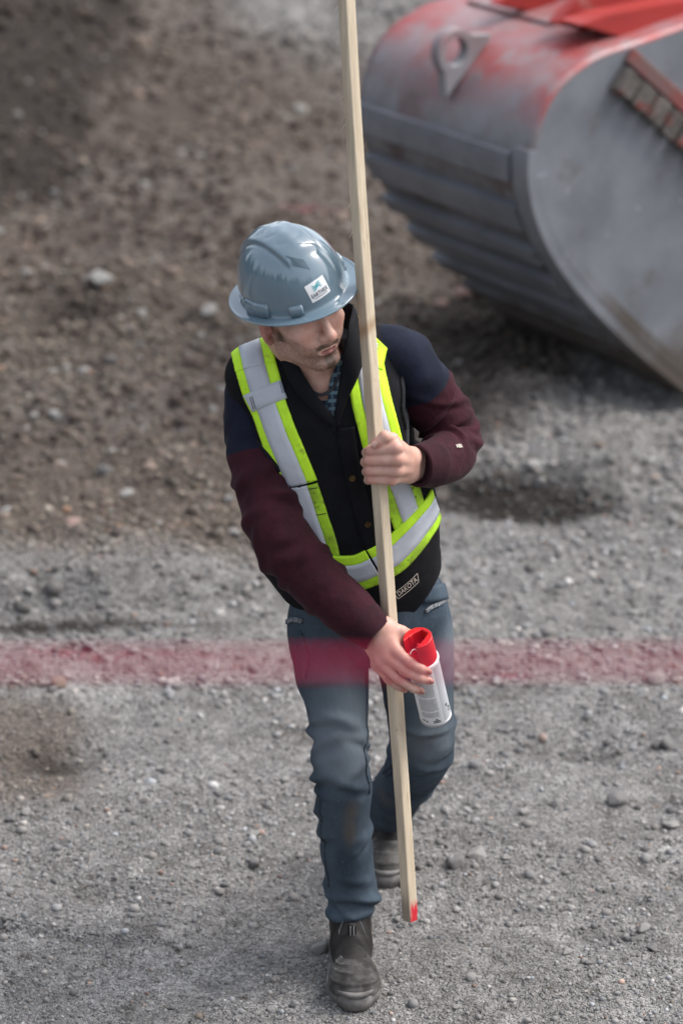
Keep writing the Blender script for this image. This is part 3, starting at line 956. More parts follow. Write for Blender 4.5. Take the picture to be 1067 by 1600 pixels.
# carry the floor of the bucket forward to the cutting edge, level on the ground
tail = np.stack([np.linspace(pr[-1, 0] + 0.03, pr[-1, 0] + 0.42, 14), np.linspace(pr[-1, 1], 0.010, 14)], 1)
pr = np.vstack([pr, tail])
sl = np.r_[0, np.cumsum(np.linalg.norm(np.diff(pr, axis=0), axis=1))]
tt = np.linspace(0, sl[-1], 150)
pr = np.stack([np.interp(tt, sl, pr[:, k]) for k in (0, 1)], 1); sl = tt
tg = np.gradient(pr, axis=0); tg /= np.linalg.norm(tg, axis=1)[:, None]
nrm2 = np.stack([-tg[:, 1], tg[:, 0]], 1)             # turned outwards below
cen = np.array([pr[:, 0].max() - 0.3, 0.6])
if ((pr[40] - cen) * nrm2[40]).sum() < 0: nrm2 = -nrm2

def B3(u, z, w):
    return P0 + Bd * u + Wd * w + Vector((0, 0, z))

def sweep(name, idx, w0, w1, off0, off1, m, nw=24, parent=bucket, taper=0.0):
    """a plate that follows the profile between two stations, from w0 to w1 along the width"""
    ws = np.linspace(w0, w1, nw); v = []; f = []
    k = len(idx)
    for off in (off1, off0):
        for w in ws:
            for i in idx:
                q = pr[i] + nrm2[i] * off
                v.append(tuple(B3(q[0], q[1], w)))
    n1 = nw * k
    for a in range(nw - 1):
        for b in range(k - 1):
            p = a * k + b
            f.append((p, p + 1, p + k + 1, p + k)); f.append((n1 + p, n1 + p + k, n1 + p + k + 1, n1 + p + 1))
    for a in range(nw - 1):
        p = a * k; f.append((p, p + k, n1 + p + k, n1 + p))
        p = a * k + k - 1; f.append((p, n1 + p, n1 + p + k, p + k))
    for b in range(k - 1):
        f.append((b, n1 + b, n1 + b + 1, b + 1)); p = (nw - 1) * k + b; f.append((p, p + 1, n1 + p + 1, n1 + p))
    me = new_mesh(name, v, f)
    bm = bmesh.new(); bm.from_mesh(me); bmesh.ops.recalc_face_normals(bm, faces=bm.faces); bm.to_mesh(me); bm.free()
    o = link(name, me, m, parent)
    o.data.polygons.foreach_set('use_smooth', np.zeros(len(o.data.polygons), bool))
    return o

def steel_masks(o, mudlow=0.62, redtop=True):
    c = vcos(o)
    d = c - np.array(P0)
    z = d[:, 2]
    w = d @ np.array(Wd)
    attr(o, 'mud', sstep(mudlow, 0.12, z))
    if redtop:
        attr(o, 'red', sstep(0.93, 1.22, z + 0.05 * np.sin(w * 9)) * (0.75 + 0.25 * sstep(-0.75, -1.05, w)) )
allr = list(range(len(pr)))
shell = sweep('shell', allr[::1], -WID, -0.005, -0.022, 0.0, M_bucket_skin, nw=30)
shell.data.polygons.foreach_set('use_smooth', np.ones(len(shell.data.polygons), bool)); steel_masks(shell, 1.7)
# side plates: the near one stands a little inside a rim
def side_plate(w0, w1, name, m):
    poly = [tuple(pr[i] - nrm2[i] * 0.012) for i in range(0, len(pr), 2)]
    a0 = poly[0]; a1 = poly[-1]
    mouth = [((a1[0] + 0.04), 0.16), (a1[0] - 0.10, 0.55), (a0[0] + 0.25, 0.95)]
    poly = poly + mouth
    n = len(poly); v = [tuple(B3(p[0], p[1], w1)) for p in poly] + [tuple(B3(p[0], p[1], w0)) for p in poly]
    f = [tuple(range(n)), tuple(range(2 * n - 1, n - 1, -1))] + [(i, n + i, n + (i + 1) % n, (i + 1) % n) for i in range(n)]
    me = new_mesh(name, v, f)
    bm = bmesh.new(); bm.from_mesh(me); bmesh.ops.recalc_face_normals(bm, faces=bm.faces)
    bmesh.ops.triangulate(bm, faces=[q for q in bm.faces if len(q.verts) > 4]); bm.to_mesh(me); bm.free()
    o = link(name, me, m, bucket, smooth=False); steel_masks(o, 0.40, False); return o
side_plate(-0.030, -0.004, 'side_plate', M_steel)
side_plate(-WID, -WID + 0.025, 'side_plate', M_steel)
# raised rim on the outer corner of the near side and a weld ridge inside it
i0 = int(np.argmin(np.abs(pr[:, 1] - 0.98) + (np.arange(len(pr)) > 60) * 9))
rim = sweep('rim', allr[i0:], -0.072, 0.008, -0.010, 0.026, M_steel, nw=3); steel_masks(rim, 0.55, False)
wv = []
rim2 = sweep('edge_band', allr[i0 + 4:], -0.004, 0.004, -0.055, -0.014, M_steel, nw=2); steel_masks(rim2, 0.8, False)
# wear strips round the back
s0 = sl[i0]
pos = s0 + 0.01
k = 0
while pos < sl[-1] - 0.25 and k < 12:
    wdt = 0.112 if k < 1 else 0.100
    idx = [i for i in allr if pos <= sl[i] <= pos + wdt]
    if len(idx) >= 3:
        o = sweep('wear_strip', idx, -WID + 0.02 + 0.01 * (k % 2), -0.085, 0.0, 0.036, M_steel, nw=20); steel_masks(o, 0.50, False)
        # dirt and dents on the corners
        c = vcos(o); nn = fbm(c[:, 0] * 7, c[:, 1] * 7, c[:, 2] * 7, 3, 90 + k)
        c = c + 0.004 * nn[:, None] * np.array([0.5, -0.6, 0.5]); o.data.vertices.foreach_set('co', c.ravel().astype(np.float32))
        o['label'] = 'clean bright wear strip' if k < 2 else 'muddy wear strip'
    pos += wdt + 0.066; k += 1
# lifting eye on the top
def lifting_eye():
    base = PPl(722, 96, B3(0, 0, -0.45), Wd)          # a place in the middle of the width
    q = base - P0
    w = -0.45
    i = int(np.argmin(np.hypot(pr[:, 0] - q.dot(Bd), pr[:, 1] - q.z)))
    c2 = pr[i]; n2 = nrm2[i]; t2 = tg[i]
    out = []; inn = []
    N = 40
    for a in range(N):
        an = 2 * math.pi * a / N
        r = 0.076
        x, y = r * math.cos(an), 0.075 + r * math.sin(an)
        if math.sin(an) < -0.1:
            x = 0.070 * math.copysign(1, math.cos(an)) * (1 + 0.9 * min(1, -math.sin(an))) if abs(math.cos(an)) > 0.05 else x
            y = 0.075 + r * max(math.sin(an), -1) * 1.0
        out.append((x, max(y, -0.01))); inn.append((0.045 * math.cos(an), 0.078 + 0.045 * math.sin(an)))
    v = []; f = []
    for ww in (-0.022, 0.022):
        for ring in (out, inn):
            for (x, y) in ring:
                p2 = c2 + t2 * x + n2 * y
                v.append(tuple(B3(p2[0], p2[1], w + ww)))
    for a in range(N):
        b = (a + 1) % N
        f += [(a, b, N + b, N + a), (2 * N + a, 3 * N + a, 3 * N + b, 2 * N + b), (a, 2 * N + a, 2 * N + b, b), (N + a, N + b, 3 * N + b, 3 * N + a)]
    me = new_mesh('lifting_eye', v, f)
    bm = bmesh.new(); bm.from_mesh(me); bmesh.ops.recalc_face_normals(bm, faces=bm.faces); bm.to_mesh(me); bm.free()
    o = link('lifting_eye', me, M_bucket_skin, bucket, smooth=False)
    c = vcos(o); attr(o, 'red', np.full(len(c), 0.15)); attr(o, 'mud', np.zeros(len(c)))
    md = o.modifiers.new('b', 'BEVEL'); md.width = 0.006; md.segments = 2; md.limit_method = 'ANGLE'
lifting_eye()
# red top: mounting plates for the arm, welded on the upper skin
def slab(name, pts_px, w_ref, thick, m, lift=0.0):
    """a plate drawn on the upright plane across the width at w_ref, given real thickness along the width"""
    pp = [PPl(px, py, B3(0, 0, w_ref), Wd) - P0 for px, py in pts_px]
    v = [tuple(B3(p.dot(Bd), p.z + lift, w_ref)) for p in pp] + [tuple(B3(p.dot(Bd), p.z + lift, w_ref - thick)) for p in pp]
    n = len(pp)
    f = [tuple(range(n)), tuple(range(2 * n - 1, n - 1, -1))] + [(i, n + i, n + (i + 1) % n, (i + 1) % n) for i in range(n)]
    me = new_mesh(name, v, f)
    bm = bmesh.new(); bm.from_mesh(me); bmesh.ops.recalc_face_normals(bm, faces=bm.faces)
    bmesh.ops.bevel(bm, geom=list(bm.edges), offset=0.006, segments=2, affect='EDGES'); bm.to_mesh(me); bm.free()
    return link(name, me, m, bucket, smooth=False)
slab('hinge_plate', [(868, 38), (885, 20), (930, -30), (1000, -110), (1300, -160), (1300, 10), (1067, 42), (1000, 66)], -0.22, 0.05, M_red)
slab('hinge_plate', [(775, 8), (800, -10), (850, -70), (950, -160), (1250, -260), (1250, -60), (1010, -5), (905, 36)], -0.52, 0.05, M_red)
slab('gusset', [(905, 40), (950, 24), (1030, 8), (1120, -5), (1250, -20), (1250, 20), (1067, 44), (1000, 68)], -0.10, 0.11, M_red)
i_t = [i for i in allr if pr[i, 1] > pr[:, 1].max() - 0.16 and i < 60]
tp = sweep('top_plate', allr[2:max(8, i0 - 22)], -WID + 0.12, -0.36, 0.0, 0.014, M_bucket_skin, nw=16); c = vcos(tp)
attr(tp, 'red', np.full(len(c), 0.60)); attr(tp, 'mud', np.zeros(len(c)))
# wear bar with grooved blocks on the near side plate
def wear_bar():
    a = PPl(948, 138, P0, Wd) - P0; b = PPl(1150, 318, P0, Wd) - P0
    a = Vector((a.dot(Bd), a.z)); b = Vector((b.dot(Bd), b.z))
    d = (b - a); L = d.length; d.normalize(); n = Vector((-d.y, d.x))
    if n.y < 0: n = -n
    k = 9
    for i in range(k):
        c = a + d * (L * (i + 0.5) / k) + n * 0.045
        bm = bmesh.new()
        R = Matrix((tuple(Bd * d.x + Vector((0, 0, d.y))), tuple(Bd * n.x + Vector((0, 0, n.y))), tuple(Wd))).transposed()
        bevel_box(bm, B3(c.x, c.y, 0.020), (L / k * (0.86 if i % 4 != 3 else 0.7), 0.085, 0.045), R, 0.007, 2)
        for v in bm.verts: v.co += Wd * 0.004 * random.uniform(-1, 1)
        bm_obj('wear_block', bm, M_barmetal, bucket)
    bm = bmesh.new()
    c = (a + b) / 2 + n * 0.125
    bevel_box(bm, B3(c.x, c.y, 0.010), (L, 0.05, 0.022), R, 0.005, 2)
    bm_obj('wear_bar_backing', bm, M_barred, bucket)
wear_bar()
# ------------------------------------------------------------------ the worker: frame of the head
pl = math.radians(17.6)
cu = Vector((0, math.sin(pl), math.cos(pl))); ct = Vector((0, -math.cos(pl), math.sin(pl))); cr = Vector((1, 0, 0))
def head_frame(nx, nt, yaw):
    """axes of a head: up, forward, towards his left; nx, nt lean the crown sideways and towards the viewer"""
    n_ = (cr * nx + cu * math.sqrt(1 - nx * nx - nt * nt) + ct * nt).normalized()
    m_ = cr * n_.dot(cu) - cu * nx; m_ = (m_ - n_ * m_.dot(n_)).normalized()
    d_ = n_.cross(m_)
    if d_.dot(ct) < 0: d_ = -d_
    f_ = (d_ * math.cos(yaw) + m_ * math.sin(yaw)).normalized()
    return n_, f_, (-f_).cross(n_).normalized()
HN, HF, HX = head_frame(-0.13, 0.46, math.radians(33))
HR = np.array([list(HX), list(-HF), list(HN)]).T                   # columns: local x, y, z
HC = P(516, 547, 0.1166) - Vector(HR @ np.array([0, -0.100, -0.067]))
hn_, hf_, hx_ = head_frame(-0.26, 0.476, math.radians(29))         # the hat sits a little askew on it
HRH = np.array([list(hx_), list(-hf_), list(hn_)]).T
BRIM = P(457.5, 445, 0.20)
def H(x, y, z):
    return np.array(HC) + HR @ np.array([x, y, z])
def to_head(c):
    return (np.asarray(c) - np.array(HC)) @ HR

def A(px, py, y):
    return np.array(P(px, py, y))

# ------------------------------------------------------------------ joints
R_SH, R_EL, R_WR = A(400, 592, 0.29), A(440, 845, 0.12), A(591, 992, 0.055)
L_SH, L_EL, L_WR = A(634, 556, 0.29), A(707, 688, 0.31), A(640, 727, 0.135)
NECK = A(497, 575, 0.27)
PEL = A(575, 960, 0.30)
R_HIP, R_KN, R_AN = A(516, 975, 0.285), A(532, 1185, 0.185), A(548, 1440, 0.225)
L_HIP, L_KN, L_AN = A(642, 965, 0.315), A(655, 1165, 0.375), A(603, 1290, 0.715)

# ------------------------------------------------------------------ body (one continuous surface: head, neck, hands and all)
h = 0.0024
xs = lin(-0.30, 0.30, h)
ysb = np.r_[lin(-0.05, 0.345, h), lin(0.352, 0.92, 0.008)]
zsb = np.r_[lin(-0.02, 0.69, 0.009), lin(0.70, 1.72, h)]
Fb = Field(xs, ysb, zsb)
# trunk and limbs, hidden by the clothes
Fb.cone(A(560, 900, 0.31), A(520, 700, 0.29), 0.10, 0.105, 0.04)
Fb.cone(A(520, 700, 0.29), A(505, 610, 0.28), 0.105, 0.085, 0.04)
Fb.cone(PEL, A(560, 900, 0.31), 0.10, 0.10, 0.04)
for a, b, c, r in ((R_SH, R_EL, R_WR, 1), (L_SH, L_EL, L_WR, 1)):
    Fb.cone(A(505, 610, 0.28), a, 0.065, 0.034, 0.03)
for ch in ([R_SH, A(398, 655, .268), A(411, 745, .215), A(437, 832, .150), A(478, 890, .125), A(535, 945, .09)], [L_SH, A(650, 588, .305), A(674, 625, .325), A(700, 672, .318), A(703, 705, .265), A(674, 724, .178)]):
    Fb.chain(ch, [.034, .034, .034, .034, .032, .028], 0.02)
for a, b, c in ((R_HIP, R_KN, R_AN), (L_HIP, L_KN, L_AN)):
    Fb.cone(PEL, a, 0.09, 0.065, 0.03); Fb.cone(a, b, 0.062, 0.045, 0.02); Fb.cone(b, c, 0.045, 0.030, 0.02)
    Fb.cone(c, c + np.array([0, -0.13, -0.035]), 0.030, 0.026, 0.02)
# neck
Fb.cone(H(0, 0.035, -0.06), A(500, 590, 0.29), 0.058, 0.066, 0.03)
Fb.cone(H(0, -0.012, -0.105), A(507, 612, 0.20), 0.030, 0.026, 0.03)
# head
E = lambda x, y, z, r, k=0.02, op='add', M=None: Fb.ell(H(x, y, z), r, HR if M is None else HR @ M, k, op)
K = lambda a, b, ra, rb=None, k=0.01, op='add': Fb.cone(H(*a), H(*b), ra, rb, k, op)
def rotx(a):
    c, s = math.cos(a), math.sin(a); return np.array([[1, 0, 0], [0, c, -s], [0, s, c]])
def roty(a):
    c, s = math.cos(a), math.sin(a); return np.array([[c, 0, s], [0, 1, 0], [-s, 0, c]])
def rotz(a):
    c, s = math.cos(a), math.sin(a); return np.array([[c, -s, 0], [s, c, 0], [0, 0, 1]])
E(0, 0.018, 0.035, (0.076, 0.096, 0.082), 0.02)
E(0, -0.030, -0.010, (0.064, 0.058, 0.072), 0.03)
E(0, -0.034, -0.058, (0.052, 0.050, 0.048), 0.025)
for sx in (-1, 1):
    K((sx * 0.060, 0.006, -0.040), (sx * 0.050, -0.012, -0.074), 0.014, 0.014, 0.018)      # jaw angle
    K((sx * 0.050, -0.012, -0.074), (sx * 0.020, -0.076, -0.099), 0.014, 0.013, 0.018)     # jaw line
    E(sx * 0.044, -0.062, -0.022, (0.022, 0.020, 0.016), 0.022)                            # cheek bone
    E(sx * 0.034, -0.070, -0.050, (0.016, 0.012, 0.020), 0.022)
    K((sx * 0.046, -0.070, 0.020), (sx * 0.014, -0.086, 0.022), 0.010, 0.010, 0.014)       # brow
    E(sx * 0.031, -0.094, 0.003, (0.017, 0.012, 0.011), 0.014, 'sub')                      # socket
    E(sx * 0.031, -0.0725, 0.002, (0.0150, 0.0145, 0.0125), 0.005)                         # lids over the eye
    K((sx * 0.018, -0.0868, -0.0035), (sx * 0.044, -0.0820, -0.0035), 0.0022, 0.0018, 0.002, 'sub')
    E(sx * 0.0800, 0.006, -0.020, (0.0080, 0.0200, 0.0320), 0.006, 'add', rotz(sx * 0.35) @ rotx(-0.18))   # ear
    E(sx * 0.0895, 0.002, -0.018, (0.0060, 0.0095, 0.0170), 0.004, 'sub', rotz(sx * 0.35) @ rotx(-0.18))
    E(sx * 0.0775, -0.004, -0.047, (0.0065, 0.0085, 0.0105), 0.006)                         # lobe
    E(sx * 0.0770, -0.011, -0.020, (0.005, 0.006, 0.010), 0.006)
# chin, nose, mouth
E(0, -0.083, -0.099, (0.020, 0.014, 0.014), 0.02)
K((0, -0.084, 0.012), (0, -0.108, -0.026), 0.0085, 0.0100, 0.012)
E(0, -0.1105, -0.0325, (0.0118, 0.0110, 0.0100), 0.010)
for sx in (-1, 1):
    E(sx * 0.0125, -0.0985, -0.0365, (0.0072, 0.0110, 0.0075), 0.007)
    E(sx * 0.0065, -0.1040, -0.0445, (0.0035, 0.0050, 0.0040), 0.003, 'sub')
K((0, -0.100, -0.046), (0, -0.094, -0.055), 0.005, 0.006, 0.008)
E(0, -0.080, -0.062, (0.030, 0.018, 0.022), 0.016)                                         # muzzle
for sx in (-1, 1):
    K((0, -0.0955, -0.0605), (sx * 0.023, -0.0840, -0.0655), 0.0044, 0.0026, 0.005)        # upper lip
    K((0, -0.0950, -0.0722), (sx * 0.021, -0.0835, -0.0675), 0.0050, 0.0028, 0.005)        # lower lip
    K((0, -0.1010, -0.0668), (sx * 0.0225, -0.0880, -0.0665), 0.0026, 0.0014, 0.0025, 'sub')
E(0, -0.0965, -0.085, (0.020, 0.006, 0.006), 0.010, 'sub')                                 # dip under the lip
# ---- his right hand, closed on the spray can
rh = [([(617, 1016, .028), (641, 1036, .014), (657, 1045, .010), (668, 1049, .013)], [.0125, .0102, .0092, .0078]),
      ([(605, 1025, .028), (635, 1050, .015), (658, 1060, .008), (671, 1064, .011)], [.0125, .0102, .0092, .0078]),
      ([(595, 1034, .033), (624, 1063, .020), (645, 1075, .012), (657, 1080, .014)], [.0118, .0096, .0086, .0074]),
      ([(589, 1040, .050), (607, 1062, .044), (622, 1073, .040), (632, 1078, .040)], [.0105, .0086, .0078, .0068]),
      ([(606, 980, .058), (627, 987, .060), (642, 993, .078), (657, 1004, .082)], [.0160, .0125, .0110, .0092])]
for pts, rs in rh:
    Fb.chain([A(*p) for p in pts], rs, 0.0055)
for q, m, r in (((600, 980, .055), (616, 1014, .032), .0165), ((595, 988, .048), (604, 1024, .031), .0170), ((590, 998, .048), (595, 1033, .036), .0165),
                ((584, 1008, .055), (590, 1038, .052), .0145), ((598, 992, .058), (622, 998, .062), .0170)):
    Fb.cone(A(*q), A(*m), r, r * 0.86, 0.012)
Fb.cone(A(606, 1005, .050), A(622, 1010, .055), 0.015, 0.011, 0.012)
for a, b in (((598, 979, .062), (555, 950, .10)), ((584, 1007, .062), (548, 968, .10))):
    Fb.cone(A(*a), A(*b), 0.0205, 0.024, 0.014)
# ---- his left hand, closed round the stake
lh = [([(619, 700, .056), (579, 704, .068), (573, 707, .100), (588, 708, .124)], [.0118, .0108, .0098, .0085]),
      ([(621, 718, .052), (577, 719, .066), (571, 722, .100), (588, 723, .126)], [.0120, .0110, .0100, .0085]),
      ([(619, 735, .057), (578, 735, .068), (573, 737, .100), (588, 738, .124)], [.0114, .0104, .0094, .0082]),
      ([(611, 750, .064), (580, 749, .072), (575, 750, .098), (588, 750, .120)], [.0104, .0092, .0084, .0074]),
      ([(628, 704, .096), (613, 686, .072), (601, 682, .062), (587, 693, .060)], [.0150, .0125, .0116, .0094])]
for pts, rs in lh:
    Fb.chain([A(*p) for p in pts], rs, 0.0042)
for q, m, r in (((641, 712, .132), (620, 700, .058), .0150), ((642, 722, .130), (622, 718, .055), .0150), ((641, 733, .132), (620, 735, .059), .0145),
                ((638, 743, .136), (612, 749, .067), .0130), ((632, 712, .128), (616, 706, .098), .0160), ((630, 735, .128), (608, 735, .110), .0150)):
    Fb.cone(A(*q), A(*m), r, r * 0.84, 0.010)
Fb.cone(A(614, 692, .070), A(597, 694, .066), .0105, .0085, .006)
for a, b in (((640, 715, .135), (672, 707, .23)), ((640, 738, .138), (672, 730, .23))):
    Fb.cone(A(*a), A(*b), 0.0205, 0.026, 0.014)
bv, bf = Fb.mesh()
person = mk('person', bv, bf, M_skin)
thing(person, 'bearded man in blue hard hat and hi-vis vest walking with a tall stake', 'person')
del Fb
hl = to_head(bv)
hx, hy, hz = hl[:, 0], hl[:, 1], hl[:, 2]
head = (np.abs(hx) < 0.10) & (hz > -0.15) & (np.abs(hy) < 0.15)
fx = np.abs(hx)
# beard: jaw, cheeks below a line, moustache and chin tuft, sideburns
line = -0.046 + 0.9 * np.maximum(fx - 0.040, 0) - 0.25 * np.maximum(0.040 - fx, 0)
jaw = sstep(0.012, -0.010, hz - line) * sstep(0.006, -0.012, hy) * sstep(-0.150, -0.112, hz)
mous = sstep(1.0, 0.45, (hx / 0.031) ** 2 + ((hz + 0.0545 + 0.25 * np.maximum(fx - 0.012, 0)) / 0.0100) ** 2) * (hy < -0.07)
tuft = sstep(0.014, 0.004, fx) * sstep(-0.0775, -0.0815, hz) * (hy < -0.07)
mq = (hx / 0.0235) ** 2 + ((hz + 0.0678) / 0.0098) ** 2
clear = sstep(1.25, 0.75, mq) * (hy < -0.07)
nearmouth = sstep(0.055, 0.022, np.hypot(fx - 0.0, (hz + 0.085) * 1.0)) * (hy < -0.06)
side = np.exp(-((hy + 0.024) / 0.010) ** 2) * sstep(0.050, 0.058, fx) * sstep(0.076, 0.072, fx) * (hz > -0.05) * (hz < 0.06)
beard = np.clip(0.54 * jaw + 0.16 * nearmouth * jaw + 0.46 * mous + 0.35 * tuft + 0.42 * side, 0, 1) * (1 - clear) * head
neckhair = 0.30 * sstep(-0.10, -0.125, hz) * (hy < 0.0) * head
attr(person, 'beard', np.maximum(beard, neckhair))
lips = sstep(0.95, 0.45, (hx / 0.0225) ** 2 + ((hz + 0.0680) / 0.0080) ** 2) * head
attr(person, 'lips', lips * (hy < -0.075))
attr(person, 'dark', (sstep(0.0022, 0.0008, np.abs(hz + 0.0667)) * sstep(0.021, 0.012, fx) * (hy < -0.070) * (hy > -0.0930)) * head)
rud = 0.5 * sstep(0.030, 0.0, np.hypot(fx - 0.042, hz + 0.028)) * (hy < -0.03) + 0.4 * sstep(0.020, 0.006, np.hypot(fx, hz + 0.034)) * (hy < -0.09) + 0.9 * (fx > 0.072) * (hz < 0.03)
rud = rud * head
for pts, rs in rh + lh:                     # knuckles and fingertips are redder
    for q in (0, 1, 3):
        d = np.linalg.norm(bv - A(*pts[q]), axis=1); rud = np.maximum(rud, 0.75 * sstep(0.020, 0.006, d))
for (px, py, y) in ((603, 1010, .01), (612, 1000, .02)):
    d = np.linalg.norm(bv - A(px, py, y), axis=1); rud = np.maximum(rud, 0.45 * sstep(0.05, 0.0, d))
attr(person, 'ruddy', np.clip(rud, 0, 1))

# nails
def nail(pt, prev, r, m, nd=None):
    a = A(*pt); b = A(*prev); d = a - b; d /= np.linalg.norm(d)
    tw = np.array(CAM) - a; tw /= np.linalg.norm(tw)
    if nd is not None: tw = tw + np.array(nd)
    n = tw - d * tw.dot(d); n /= np.linalg.norm(n); s = np.cross(d, n)
    v, f = [], []
    U, Wn = 7, 7
    for i in range(U):
        for j in range(Wn):
            u_ = (i / (U - 1) - 0.5) * 2; w_ = (j / (Wn - 1) - 0.5) * 2
            ww = w_ * (1 - 0.25 * max(u_, 0) ** 4)
            p = a + d * (u_ * r * 0.72 + r * 0.15) + s * (math.sin(ww * 0.95) * r * 0.80) + n * (math.cos(ww * 0.95) * r * 1.02 + 0.0006 - 0.10 * r * max(u_, 0) ** 2)
            v.append(tuple(p))
    for i in range(U - 1):
        for j in range(Wn - 1):
            q = i * Wn + j; f.append((q, q + 1, q + Wn + 1, q + Wn))
    mk('fingernail', v, f, m, person)
nail((668, 1049, .013), (657, 1045, .010), .0078, M_dirty_nail); nail((671, 1064, .011), (658, 1060, .008), .0078, M_dirty_nail)
nail((657, 1080, .014), (645, 1075, .012), .0074, M_dirty_nail); nail((587, 692.5, .060), (601, 682, .062), .0094, M_nail)
# eyes
for sx in (-1, 1):
    v, f = ico(3)
    c = H(sx * 0.031, -0.0715, 0.002)
    e = mk('eye', v * 0.0125 + c, f, M_eye, person); e.data.materials.append(M_iris)
    look = HR @ np.array([0.0, -0.95, -0.55]); look /= np.linalg.norm(look)
    vv = vcos(e) - c; vv /= np.linalg.norm(vv, axis=1)[:, None]
    for p in e.data.polygons:
        if vv[list(p.vertices)].mean(0).dot(look) > 0.90: p.material_index = 1
# hair: a short cut round the back and sides, under the hat
v, f = ico(4)
v = v * np.array([0.0795, 0.1005, 0.088]); nz = fbm(v[:, 0] * 60, v[:, 1] * 60, v[:, 2] * 20, 3, 4)
keep = lambda q: (q[2] > -0.075) and (q[1] > (0.050 if q[2] < 0.008 else 0.030)) 
v = v * (1 + 0.02 * nz[:, None])
fk = [tuple(t) for t in f.tolist() if all(keep(v[i]) for i in t)]
hair = mk('hair', [tuple(H(p[0], p[1] + 0.018, p[2] + 0.034)) for p in v], fk, M_hair, person)
md = hair.modifiers.new('s', 'SOLIDIFY'); md.thickness = 0.006; md.offset = -1
# eyebrows
for sx in (-1, 1):
    pts = [H(sx * (0.014 + 0.036 * t), -0.0925 + 0.016 * t * t, 0.0185 + 0.006 * math.sin(t * 2.4)) for t in np.linspace(0, 1, 8)]
    v, f, _, _ = loft([(*p, 0.0040 * (1 - 0.5 * i / 7), 0.0032) for i, p in enumerate(pts)], 14, 8)
    mk('eyebrow', v, f, M_hair, person)

# ------------------------------------------------------------------ hard hat
def HB(x, y, z):                     # hat frame: origin at the middle of the brim plane
    return np.array(BRIM) + HRH @ np.array([x, y, z])
NPH = 160
DH, RX, RY = 0.1245, 0.1030, 0.1205
ph = np.linspace(0, 2 * math.pi, NPH, endpoint=False)
prof = []                            # (mode, a, b): dome by angle, then brim rings by outward offset and height
rings = []
for q in np.linspace(0.04, 1.0, 46):
    e = q * math.pi / 2
    rr = math.sin(e) ** 0.86; zz = DH * math.cos(e) ** 0.92
    rings.append((rr, 0.0, zz))
for (o_, z_) in ((0.0010, -0.004), (0.0025, -0.0075), (0.006, -0.0085), (0.012, -0.0088), (0.018, -0.0093), (0.0225, -0.0100), (0.0245, -0.0092), (0.0262, -0.0088), (0.0275, -0.0100),
                 (0.0278, -0.0118), (0.0270, -0.0132), (0.0245, -0.0134), (0.018, -0.0126), (0.008, -0.0118), (-0.001, -0.0110), (-0.0035, -0.006), (-0.004, 0.004)):
    rings.append((1.0, o_, z_))
for q in np.linspace(0.96, 0.05, 12):
    e = q * math.pi / 2
    rings.append((math.sin(e) ** 0.86 * 0.965, 0.0, DH * 0.965 * math.cos(e) ** 0.92))
V = []
for k, (rr, o_, z_) in enumerate(rings):
    for a in ph:
        cx, sy = math.sin(a), -math.cos(a)
        x = (RX * rr + o_) * cx; y = (RY * rr + o_ * 1.0) * sy
        z = z_
        if o_ > 0.001: z -= 0.0030 * math.cos(2 * a) * (o_ / 0.0275)
        if k < 46:                      # raised crown panel with stepped edges, and a low middle rib
            wd = 0.040 - 0.10 * max(0, -y - 0.035) * 0.5 + 0.02 * max(0, y)
            top = sstep(0.030, 0.062, z)
            s_ = float(sstep(wd + 0.003, wd - 0.003, abs(x)) * sstep(-0.088, -0.070, y) * top)
            gr = math.exp(-((abs(x) - wd - 0.0045) / 0.0028) ** 2) * float(sstep(-0.092, -0.06, y) * top)
            rib = math.exp(-(x / 0.012) ** 2) * float(sstep(-0.09, -0.05, y) * sstep(0.03, 0.08, z))
            nrm_ = np.array([x / RX ** 2, y / RY ** 2, z / DH ** 2]); nrm_ /= max(np.linalg.norm(nrm_), 1e-9)
            dd = 0.0050 * s_ - 0.0030 * gr + 0.0022 * rib
            # shallow scallops on the crown
            for yy in (-0.035, 0.0, 0.035):
                r_ = math.hypot(x / 0.026, (y - yy) / 0.016)
                dd -= 0.0011 * math.exp(-((r_ - 1) / 0.22) ** 2) * top * (1 if y - yy < 0 else 0.1)
            x, y, z = np.array([x, y, z]) + nrm_ * dd
        V.append(tuple(HB(x, y, z)))
Fq = []
nrg = len(rings)
for k in range(nrg - 1):
    for a in range(NPH):
        b = (a + 1) % NPH
        Fq.append((k * NPH + a, k * NPH + b, (k + 1) * NPH + b, (k + 1) * NPH + a))
Fq.append(tuple(range(NPH))[::-1]); Fq.append(tuple(range((nrg - 1) * NPH, nrg * NPH)))
me = new_mesh('hard_hat', V, Fq)
bm = bmesh.new(); bm.from_mesh(me); bmesh.ops.recalc_face_normals(bm, faces=bm.faces); bm.to_mesh(me); bm.free()
hat = link('hard_hat', me, [M_hat, M_hat_in], person)
hat['label'] = 'glossy slate blue full brim hard hat with a white sticker'
for p in me.polygons:
    if min(p.vertices) >= (46 + 15) * NPH: p.material_index = 1
hat_bv = bvh_of(hat)
